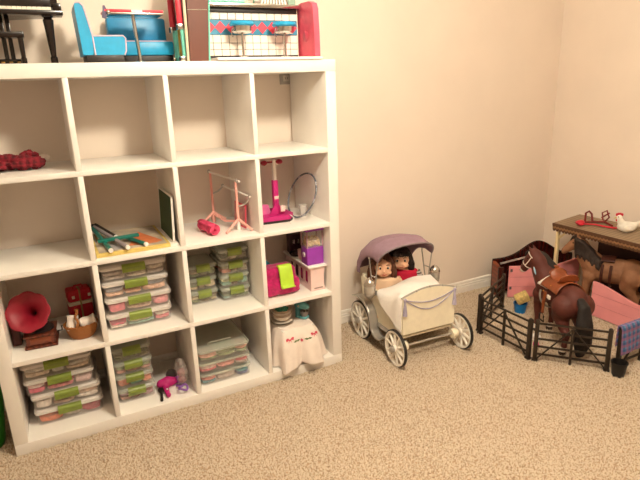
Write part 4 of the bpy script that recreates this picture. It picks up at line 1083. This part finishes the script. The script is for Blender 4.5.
# ================================================================== HORSES
def horse(name, label, loc, rz, coat, points, maneM, turn, nod, sock, blaze, hoofm=HOOF, tailr=1.0, mane_side=1, mane_len=1.0):
    t = thing(name, label, 'toy horse', loc, rz)
    g = G()
    g.sph((0, 0, .268), (.165, .072, .076), 24); g.sph((.105, 0, .272), (.072, .064, .086), 22); g.sph((-.115, 0, .284), (.084, .071, .080), 22)
    g.sph((-.05, 0, .30), (.11, .055, .055), 18)
    NB = Vector((.12, 0, .305)); Tm = Matrix.Translation(NB) @ Matrix.Rotation(turn, 4, 'Z') @ Matrix.Translation(-NB)
    Tm2 = Matrix.Translation(NB) @ Matrix.Rotation(turn*.55, 4, 'Z') @ Matrix.Translation(-NB)
    n1 = Tm2 @ Vector((.165, 0, .355)); n2 = Tm @ Vector((.190, 0, .405)); poll = Tm @ Vector((.212, 0, .437))
    limb(g, [(.095, 0, .285), n1, n2, poll], [.078, .060, .046, .035])
    Hd = Tm @ Matrix.Translation((.212, 0, .437)) @ Matrix.Rotation(nod, 4, 'Y')
    hp = [Hd @ Vector(p) for p in ((0, 0, 0), (.04, 0, -.006), (.085, 0, -.012), (.108, 0, -.016))]
    limb(g, hp, [.036, .034, .0255, .022])
    g.sph(Hd @ Vector((.022, 0, -.022)), (.034, .024, .026), 16, Tm.to_3x3().to_4x4() @ Matrix.Rotation(nod, 4, 'Y'))
    g.sph(Hd @ Vector((.116, 0, -.017)), (.016, .018, .019), 14)
    for s in (-1, 1):
        b = Hd @ Vector((-.012, s*.018, .022)); e = Hd @ Vector((-.022, s*.024, .058))
        g.cyl(b, e, .0115, .002, 10)
        limb(g, [(.118, s*.038, .235), (.132, s*.042, .185), (.135, s*.042, .125), (.132, s*.042, .09), (.134, s*.042, .042), (.142, s*.042, .022)], [.046, .028, .0195, .014, .0155, .0165])
        g.cyl((.146, s*.042, 0), (.142, s*.042, .026), .021, .0165, 14)
        limb(g, [(-.125, s*.044, .26), (-.105, s*.048, .205), (-.14, s*.045, .145), (-.163, s*.043, .122), (-.156, s*.043, .075), (-.152, s*.043, .042), (-.144, s*.043, .022)], [.066, .046, .026, .0205, .0145, .016, .0165])
        g.cyl((-.140, s*.043, 0), (-.144, s*.043, .026), .021, .0165, 14)
    me = remeshed(g, .0046, 7)
    iv = Hd.inverted()
    def pf(x, y, z):
        if z < .020: return 2
        if z < sock: return 1
        q = iv @ Vector((x, y, z))
        if blaze and .0 < q.x < .16 and .008 < q.z < .06 and abs(q.y) < .009: return 3
        if blaze and .112 < q.x < .16 and abs(q.y) < .04 and abs(q.z) < .05: return 3
        return 0
    paint(me, pf); link('body', me, [coat, points, hoofm, HWHITE], t)
    for s in (-1, 1):
        G().sph(Hd @ Vector((.030, s*.0285, .006)), (.007, .005, .006), 12).build('eye', EYE, t)
        G().sph(Hd @ Vector((.126, s*.009, -.010)), (.004, .003, .0035), 8).build('nostril', EYE, t)
    # mane of locks along the crest, falling on the left side
    g = G(); random.seed(7)
    crest = [Hd @ Vector((-.004, 0, .035)), Tm @ Vector((.188, 0, .452)), Tm @ Vector((.160, 0, .428)), Tm2 @ Vector((.128, 0, .40)), Tm2 @ Vector((.098, 0, .372)), Vector((.065, 0, .352))]
    side_ = {0: 1}
    for i in range(30):
        f = i/29; p = catmull(crest, f); s = mane_side
        ln_ = random.uniform(.06, .09)*(1+(mane_len-1)*max(0, 1-1.6*f))*(1-.35*f)
        o1 = (Tm2.to_3x3() @ Vector((-.006, s*.042, -.018))); o2 = (Tm2.to_3x3() @ Vector((-.002+random.uniform(-.012, .012), s*(.050+.034*f), -ln_)))
        limb(g, [p+Vector((0, 0, -.014)), p+o1, p+o2*.75+Vector((0, 0, .002)), p+o2+Vector((0, 0, -.012))], [.014, .013, .0095, .004], 7)
    for i in range(4):
        limb(g, [Hd @ Vector((-.006, -.012+i*.008, .03)), Hd @ Vector((.022, -.012+i*.008, .036)), Hd @ Vector((.045, -.014+i*.009, .026))], [.010, .008, .003], 7)
    link('mane', remeshed(g, .0042, 3), maneM, t)
    g = G()
    for i in range(9):
        a = i/9*2*PI; q = .012
        limb(g, [(-.185, q*.6*math.cos(a), .315), (-.222, q*1.1*math.cos(a), .285+.006*math.sin(a)), (-.238+q*math.sin(a)*.8, 1.9*q*math.cos(a), .20), (-.236+q*math.sin(a)*1.2, 2.4*q*math.cos(a), .11), (-.226+q*math.sin(a)*.6, 1.2*q*math.cos(a), .035)], [.014, .019, .021, .019, .008], 8)
    link('tail', remeshed(g, .0048, 3), maneM, t)
    return t, Hd, Tm, Tm2
DH_LOC, DH_RZ = (2.602, -.392, 0), R(69)
t, Hd, Tm, Tm2 = horse('toy_horse', 'saddled bay toy horse with black tail standing inside the fence', DH_LOC, DH_RZ, HBAY, HWHITE, HBLK, R(36), R(50), .05, True, mane_side=-1, mane_len=.8)
# halter and saddle belong to the bay horse but lift off
h = thing('halter', 'pale halter with blue neck band worn by the bay horse', 'halter', DH_LOC, DH_RZ)
def loop(M, x, ry, rz_, r_, name, mm, tiltx=0, zc=-.006):
    G().tube([M @ Vector((x+tiltx*math.sin(a), ry*math.cos(a), zc+rz_*math.sin(a))) for a in [2*PI*i/28 for i in range(28)]], r_, 6, closed=True).build(name, mm, h)
loop(Hd, .074, .0265, .028, .0028, 'noseband', HWHITE, 0, -.012)
loop(Hd, .004, .036, .040, .0028, 'crown_strap', HWHITE, 0, -.004)
for s in (-1, 1): G().tube([Hd @ Vector((.004, s*.035, -.004)), Hd @ Vector((.04, s*.034, -.01)), Hd @ Vector((.074, s*.026, -.012))], .0026, 6).build('cheek_strap', HWHITE, h)
G().tube([Tm2 @ (Vector((.165, 0, .358)) + Vector((.030*math.sin(a), .062*math.cos(a), .058*math.sin(a)))) for a in [2*PI*i/32 for i in range(32)]], .0045, 6, closed=True).build('neck_band', PBLUE, h)
sd = thing('saddle', 'tan leather western saddle with white fleece on the bay horse', 'saddle', DH_LOC, DH_RZ)
def saddle_skin(hw, x0, x1, lift, drop, flare=0):
    def f(u, v):
        q = (v-.5)*2; a = q*drop; x = x0+(x1-x0)*u + flare*abs(q)*(u-.5)
        rz_ = .083+lift; ry = .074+lift
        top = .268+.006*math.cos((x+.05)*12)
        return (x, ry*math.sin(a), top+rz_*math.cos(a))
    return f
G().grid(saddle_skin(0, .0, .100, .007, 1.15), 14, 30).build('fleece_pad', FLEECE, sd, solid=.007)
G().grid(saddle_skin(0, -.085, .055, .0125, 1.12, .02), 14, 30).build('skirt', LEATH, sd, solid=.005)
def seatf(u, v):
    q = (v-.5)*2; x = -.06+u*.105; z_ = .368+.034*((u-.45)*2)**2 - .022*q*q
    return (x, q*.046, z_)
G().grid(seatf, 16, 12).build('seat', LEATH, sd, solid=.008)
def cant(u, v):
    a = (u-.5)*PI; return (-.066-.006*v, .05*math.sin(a), .372+v*.038*math.cos(a)**.5 if math.cos(a) > 0 else .372)
G().grid(cant, 18, 6).build('cantle', LEATH, sd, solid=.008)
hn = G().cyl((.046, 0, .372), (.058, 0, .412), .010, .007, 12).build('horn', LEATH, sd)
G().lathe([(0, 0), (.013, 0), (.014, .005), (0, .008)], 18, Matrix.Translation((.058, 0, .41))).build('horn_cap', LEATH, hn)
for s in (-1, 1):
    G().tube([(-.005, s*.086, .30), (-.005, s*.092, .24), (-.003, s*.092, .18)], .006, 8, flat=2).build('fender', LEATH, sd)
    stp = G().tube([(-.003, s*.094, .18), (.018, s*.094, .165), (.018, s*.094, .135), (-.024, s*.094, .135), (-.024, s*.094, .165)], .0045, 8, closed=True).build('stirrup', BUCKB, sd)
    for x in (-.055, -.04): G().box((x-.005, s*.090-.004, .275), (x+.005, s*.090+.004, .295), .001).build('saddle_tag', HWHITE, sd)
    for x, z_ in ((.035, .32), (-.02, .335), (.03, .29)): G().sph((x, s*(.078 if z_ < .3 else .066), z_), .0045, 8).build('stud', GOLD, sd)
G().tube([(.05, .085*math.sin(a), .265+.086*math.cos(a)) for a in [R(75+i*210/24) for i in range(25)]], .005, 8).build('girth', mat('girth_grey', '9a9288', .6), sd)

LH_LOC, LH_RZ = (3.172, -.285, 0), R(116)
t, Hd, Tm, Tm2 = horse('toy_horse', 'light brown toy horse with dark mane under the stable roof', LH_LOC, LH_RZ, HTAN, HTAN, MANE_D, R(4), R(34), .02, False, tailr=1.2, mane_len=1.6); t.scale = (.91, .91, .97)
h = thing('surcingle', 'dark brown leather surcingle with two straps around the light brown horse', 'strap', LH_LOC, LH_RZ); h.scale = (.91, .91, .97)
G().grid(saddle_skin(0, -.02, .062, .008, .7, .0), 12, 24).build('back_pad', LEATHD, h, solid=.006)
for x in (.045, -.005):
    G().tube([(x, .084*math.sin(a), .266+.088*math.cos(a)) for a in [R(50+i*260/28) for i in range(29)]], .009, 8).build('girth', LEATHD, h)

# ================================================================== STABLE
SX0, SX1, SY0, SY1 = 3.093, 3.325, -.62, .045
st_ = thing('toy_stable', 'toy stable with brown roof, cream posts and pink half doors', 'stable', (0, 0, 0))
for x, y, zt in ((SX0, SY1, .485), (SX0, SY0, .485), (SX1, SY1, .50), (SX1, SY0, .50)):
    G().box((x-.010, y-.010, 0), (x+.010, y+.010, zt), .002).build('post', STPOST, st_)
G().cyl((SX0-.006, SY1-.01, .40), (SX0-.01, SY1-.09, .478), .007, seg=4).build('brace', STPOST, st_)
G().cyl((SX0-.004, SY0+.01, .36), (SX0-.004, SY0+.12, .478), .009, seg=4).build('brace', STPOST, st_)
# roof slab
RF = [Vector((3.066, .066, .487)), Vector((3.080, SY0-.06, .487)), Vector((3.345, SY0-.06, .506)), Vector((3.325, .080, .503))]
bm = G()
va = [bm.bm.verts.new(p) for p in RF]; vb = [bm.bm.verts.new(p+Vector((0, 0, .012))) for p in RF]
bm.bm.faces.new(va[::-1]); bm.bm.faces.new(vb)
for i in range(4): bm.bm.faces.new((va[i], va[(i+1) % 4], vb[(i+1) % 4], vb[i]))
bm.build('roof_slab', ROOFM, st_, smooth=False)
# scalloped trim rows along the eave
def scallop(A, B, z_top, depth, n, off, mm):
    A, B = Vector(A), Vector(B); L_ = (B-A).length; u = (B-A).normalized(); nrm = Vector((0, 0, 1)).cross(u)
    if nrm.x > 0: nrm = -nrm
    for k in range(n):
        w_ = L_/n; a = k*w_
        pl_ = [(a, 0)] + [(a+w_*(1-math.cos(PI*i/8))/2, -depth*.55-depth*.45*math.sin(PI*i/8)) for i in range(9)] + [(a+w_, 0)]
        G().prism(pl_, A+nrm*off+Vector((0, 0, z_top)), u, (0, 0, 1), .003).build('scallop', mm, st_, smooth=False)
A0, B0 = (RF[0].x, RF[0].y, .487), (RF[1].x, RF[1].y, .487)
scallop(A0, B0, .013, .022, 34, .006, FASC); scallop(A0, B0, .004, .026, 34, .003, FASC2)
scallop(A0, B0, -.006, .032, 34, .000, FASC)
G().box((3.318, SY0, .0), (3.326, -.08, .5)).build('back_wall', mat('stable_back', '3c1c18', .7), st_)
# doors: planks in pink with a waved top
def door(A, B, h0, h1, name, hinge_first, th=.012, wave=True):
    A, B = Vector((*A, 0)), Vector((*B, 0)); u = (B-A); L_ = u.length; u = u.normalized()
    zs = [.012, .085, .15]
    n = 14
    def top(f): return h0+(h1-h0)*(f*f*(3-2*f)) if wave else h0+(h1-h0)*f
    first = None
    for k in range(3):
        if k < 2: pl_ = [(0, zs[k]), (L_, zs[k]), (L_, zs[k+1]-.002), (0, zs[k+1]-.002)]
        else: pl_ = [(0, zs[2]), (L_, zs[2])] + [(L_*(1-i/n), top(1-i/n)) for i in range(n+1)]
        G().prism(pl_, A, u, (0, 0, 1), th).build('door_plank', STPINK, st_, smooth=False)
    nn = u.cross(Vector((0, 0, 1)))
    G().prism([(0.004, zs[0]+.002), (L_-.004, zs[0]+.002), (L_-.004, min(h0, h1)-.006), (0.004, min(h0, h1)-.006)], A+nn*(th*.25), u, (0, 0, 1), th*.5).build('door_backing', GROOVE, st_, smooth=False)
    return A, u, nn
A, u, nn = door((3.047, -.272), (3.045, -.600), .222, .168, 'right', False)
for f, z_ in ((.012, .20), (.012, .185), (.30, .145)): G().box((-.006, -.004, -.005), (.006, .004, .005), .001, Matrix.Translation(A+u*f+Vector((-.004, 0, z_)))).build('latch', BUCKB, st_)
A, u, nn = door((2.828, .178), (SX0-.018, .042), .222, .226, 'left', True)
for z_ in (.195, .075): G().box((-.008, -.008, -.010), (.008, .008, .010), .003, Matrix.Translation(A+u*.014+Vector((-.004, -.006, z_)))).build('hinge', mat('hinge_grey', '6a5a5c', .5), st_)
door((SX0+.012, SY1), (SX1-.012, SY1), .222, .235, 'side', True, wave=False)
# purple flowers hanging inside the stable
t = thing('flower_garland', 'dark purple fabric flower garland hanging inside the stable', 'garland', (3.305, -.42, .43))
for i in range(7):
    y = -.16+i*.05; z_ = .02*math.cos(i*1.3)
    fl = G().sph((0, y, z_), (.008, .008, .008), 10).build('flower_centre', mat('flower_mid', '6a3c6c', .7), t)
    for k in range(5):
        a = 2*PI*k/5+i; G().sph((-.003, y+.016*math.cos(a), z_+.016*math.sin(a)), (.006, .012, .012), 10).build('petal', mat('flower_plum', '5c3460', .8), fl)
# things on the roof
def roofz(x, y):
    f = (x-3.07)/.26; return .4995+.017*f
t = thing('toy_bridle', 'dark red toy bridle with looped straps lying on stable roof', 'bridle', (3.19, -.115, roofz(3.2, -.13))); t.scale = (1.2, 1.15, 1.2)
G().tube([(.0, .045, .006), (.005, .05, .05), (.01, .035, .062), (.012, .02, .05), (.01, .01, .012)], .0055, 8).build('strap_loop', REDB, t)
G().tube([(.05, -.02, .02), (.06, -.005, .055), (.06, -.03, .07), (.055, -.05, .04), (.05, -.03, .012), (.06, -.005, .03), (.06, -.045, .06)], .0045, 8).build('strap_loop', REDB, t)
G().tube([(-.02, .05, .006), (.02, .01, .010), (.05, -.03, .014), (.03, -.09, .008)], .005, 8).build('rein', REDB, t)
G().tube([(-.05, .03, .006), (-.02, -.03, .010), (.0, -.09, .006), (.01, -.13, .008)], .0045, 8).build('ribbon', RED, t)
G().sph((-.062, .025, .014), (.024, .022, .013), 16, jit=.25, seed=2).build('rosette', RED, t)
t = thing('toy_hen', 'white toy hen with red comb sitting on stable roof', 'hen', (3.20, -.325, roofz(3.2, -.36)), R(140)); t.scale = (1.15, 1.15, 1.15)
g = G(); g.sph((0, 0, .028), (.045, .032, .028), 18, jit=.08, seed=1); limb(g, [(.02, 0, .035), (.036, 0, .062), (.04, 0, .076)], [.02, .015, .014]); limb(g, [(-.03, 0, .035), (-.055, 0, .055)], [.018, .006])
me = remeshed(g, .004, 4); link('body', me, FLEECE, t)
g = G()
for i in range(4): g.sph((.028+i*.008, 0, .094-.003*abs(i-1.5)), (.006, .003, .008), 10)
g.build('comb', RED, t); G().cyl((.052, 0, .074), (.066, 0, .071), .005, .001, 10).build('beak', HAY, t); G().sph((.05, 0, .062), (.005, .004, .008), 10).build('wattle', RED, t)
for s in (-1, 1): G().sph((.048, s*.011, .08), .0025, 8).build('eye', EYE, t); G().sph((-.004, s*.030, .03), (.026, .006, .015), 12).build('wing', FLEECE, t)
t = thing('toy_chick', 'pale yellow toy chick behind the white hen on roof', 'chick', (3.28, -.40, roofz(3.28, -.40)), R(120))
g = G(); g.sph((0, 0, .022), (.03, .024, .022), 16); g.sph((.018, 0, .046), .016, 14)
link('body', remeshed(g, .004, 3), HAY, t); G().cyl((.032, 0, .045), (.042, 0, .043), .004, .001, 8).build('beak', ORANGE, t)

# ================================================================== CHERRY BENCH, BUCKETS, CLOTH
t = thing('doll_bench', 'dark cherry doll bench with curved back in the room corner', 'bench', (2.815, .302, 0), math.atan2(-.19, .54))
LB = .56
def crv(f): return .225+.105*math.exp(-((f-.55)/.24)**2)
pl_ = [(0, .0), (LB, .0)]+[(LB*(1-i/30), crv(1-i/30)) for i in range(31)]
G().prism(pl_, (0, .02, 0), (1, 0, 0), (0, 0, 1), .02).build('backrest', CHERRY, t)
G().tube([(LB*i/30, .01, crv(i/30)+.003) for i in range(31)], .008, 8).build('crest_rail', CHERRY, t)
G().prism([(0, 0), (-.10, 0), (-.10, .19), (-.05, .215), (0, .222)], (-.006, 0, 0), (0, 1, 0), (0, 0, 1), .022).build('arm_panel', CHERRYL, t)
G().box((-.014, -.112, 0), (.022, -.096, .215), .003).build('arm_post', CHERRY, t)
G().box((.02, -.085, .05), (.30, 0, .066), .003).build('seat', CHERRY, t)
G().cyl((.035, -.03, .212), (.31, -.03, .262), .0065, seg=10).build('grey_rod', mat('rod_grey', 'a89c98', .35), t)
t = thing('blue_bucket', 'bright blue toy bucket on the carpet inside the fence', 'bucket', (2.728, -.025, 0))
G().lathe([(.0, 0), (.030, 0), (.039, .062), (.0365, .062), (.028, .003), (0, .003)], 28).build('pail', BUCKET, t)
G().lathe([(.038, .058), (.0415, .058), (.0415, .064), (.038, .064)], 28, closed=True).build('rim', BUCKET, t)
G().tube([(.0, .041*math.cos(PI*i/12), .058-.04*math.sin(PI*i/12)*.5) for i in range(13)], .002, 6).build('wire_handle', CHROME, t)
o = G().box((-.034, -.024, -.022), (.034, .024, .022), .006, seg=3).build('hay_bale', HAY); o.location = (2.728, -.033, .100); o.scale = (1.15, 1.15, 1.2); o.rotation_euler = (R(10), R(-28), R(-35)); tag(o, 'small straw-coloured toy hay bale tipped on the blue bucket', 'hay bale')
t = thing('black_bucket', 'black toy feed bucket at the fence corner under plaid cloth', 'bucket', (2.566, -.782, 0)); t.scale = (.85, .85, .95)
G().lathe([(.0, 0), (.033, 0), (.042, .075), (.0395, .075), (.031, .003), (0, .003)], 28).build('pail', BUCKB, t)
G().lathe([(.041, .070), (.045, .070), (.045, .077), (.041, .077)], 28, closed=True).build('rim', BUCKB, t)
# plaid cloth over the last panel
def pcloth(u, v):
    x = 2.588+u*.20
    s_ = v*.31-.16
    top = .232; rr = .012
    if s_ < 0: y, z_ = -.748-rr-.006*math.sin(u*7)*(-s_/.16)-.012*(-s_/.16), top+s_*.86
    else: y, z_ = -.748+rr+.004*math.sin(u*6), top-s_*.7
    if abs(s_) < .012: y = -.748+s_; z_ = top+.004
    return (x+.012*(-s_ if s_ < 0 else 0)-.03*(-s_ if s_ < 0 else 0), y, z_+.006*math.sin(u*5)*(v < .3))
o = G().grid(pcloth, 24, 40).build('plaid_cloth', PLAID, solid=.003); tag(o, 'blue and pink plaid cloth hung over the toy fence', 'cloth')
t = thing('grooming_brush', 'magenta toy grooming brush on the carpet beneath the bay horse', 'brush', (2.46, -.385, .006), R(40))
G().sph((0, 0, .012), (.035, .016, .010), 16).build('back', mat('brush_pink', 'd8207c', .4), t)
G().box((-.028, -.011, 0), (.028, .011, .008), .002).build('bristle_pad', WHITE, t)
t = thing('toy_scoop', 'white toy feed scoop on the carpet behind the magenta brush', 'scoop', (2.52, -.33, .004), R(20))
G().lathe([(0, 0), (.02, 0), (.026, .024), (.024, .024), (.019, .003), (0, .003)], 20).build('cup', WHITE, t)
G().tube([(.022, 0, .018), (.04, 0, .022), (.058, 0, .02)], .004, 8).build('handle', WHITE, t)
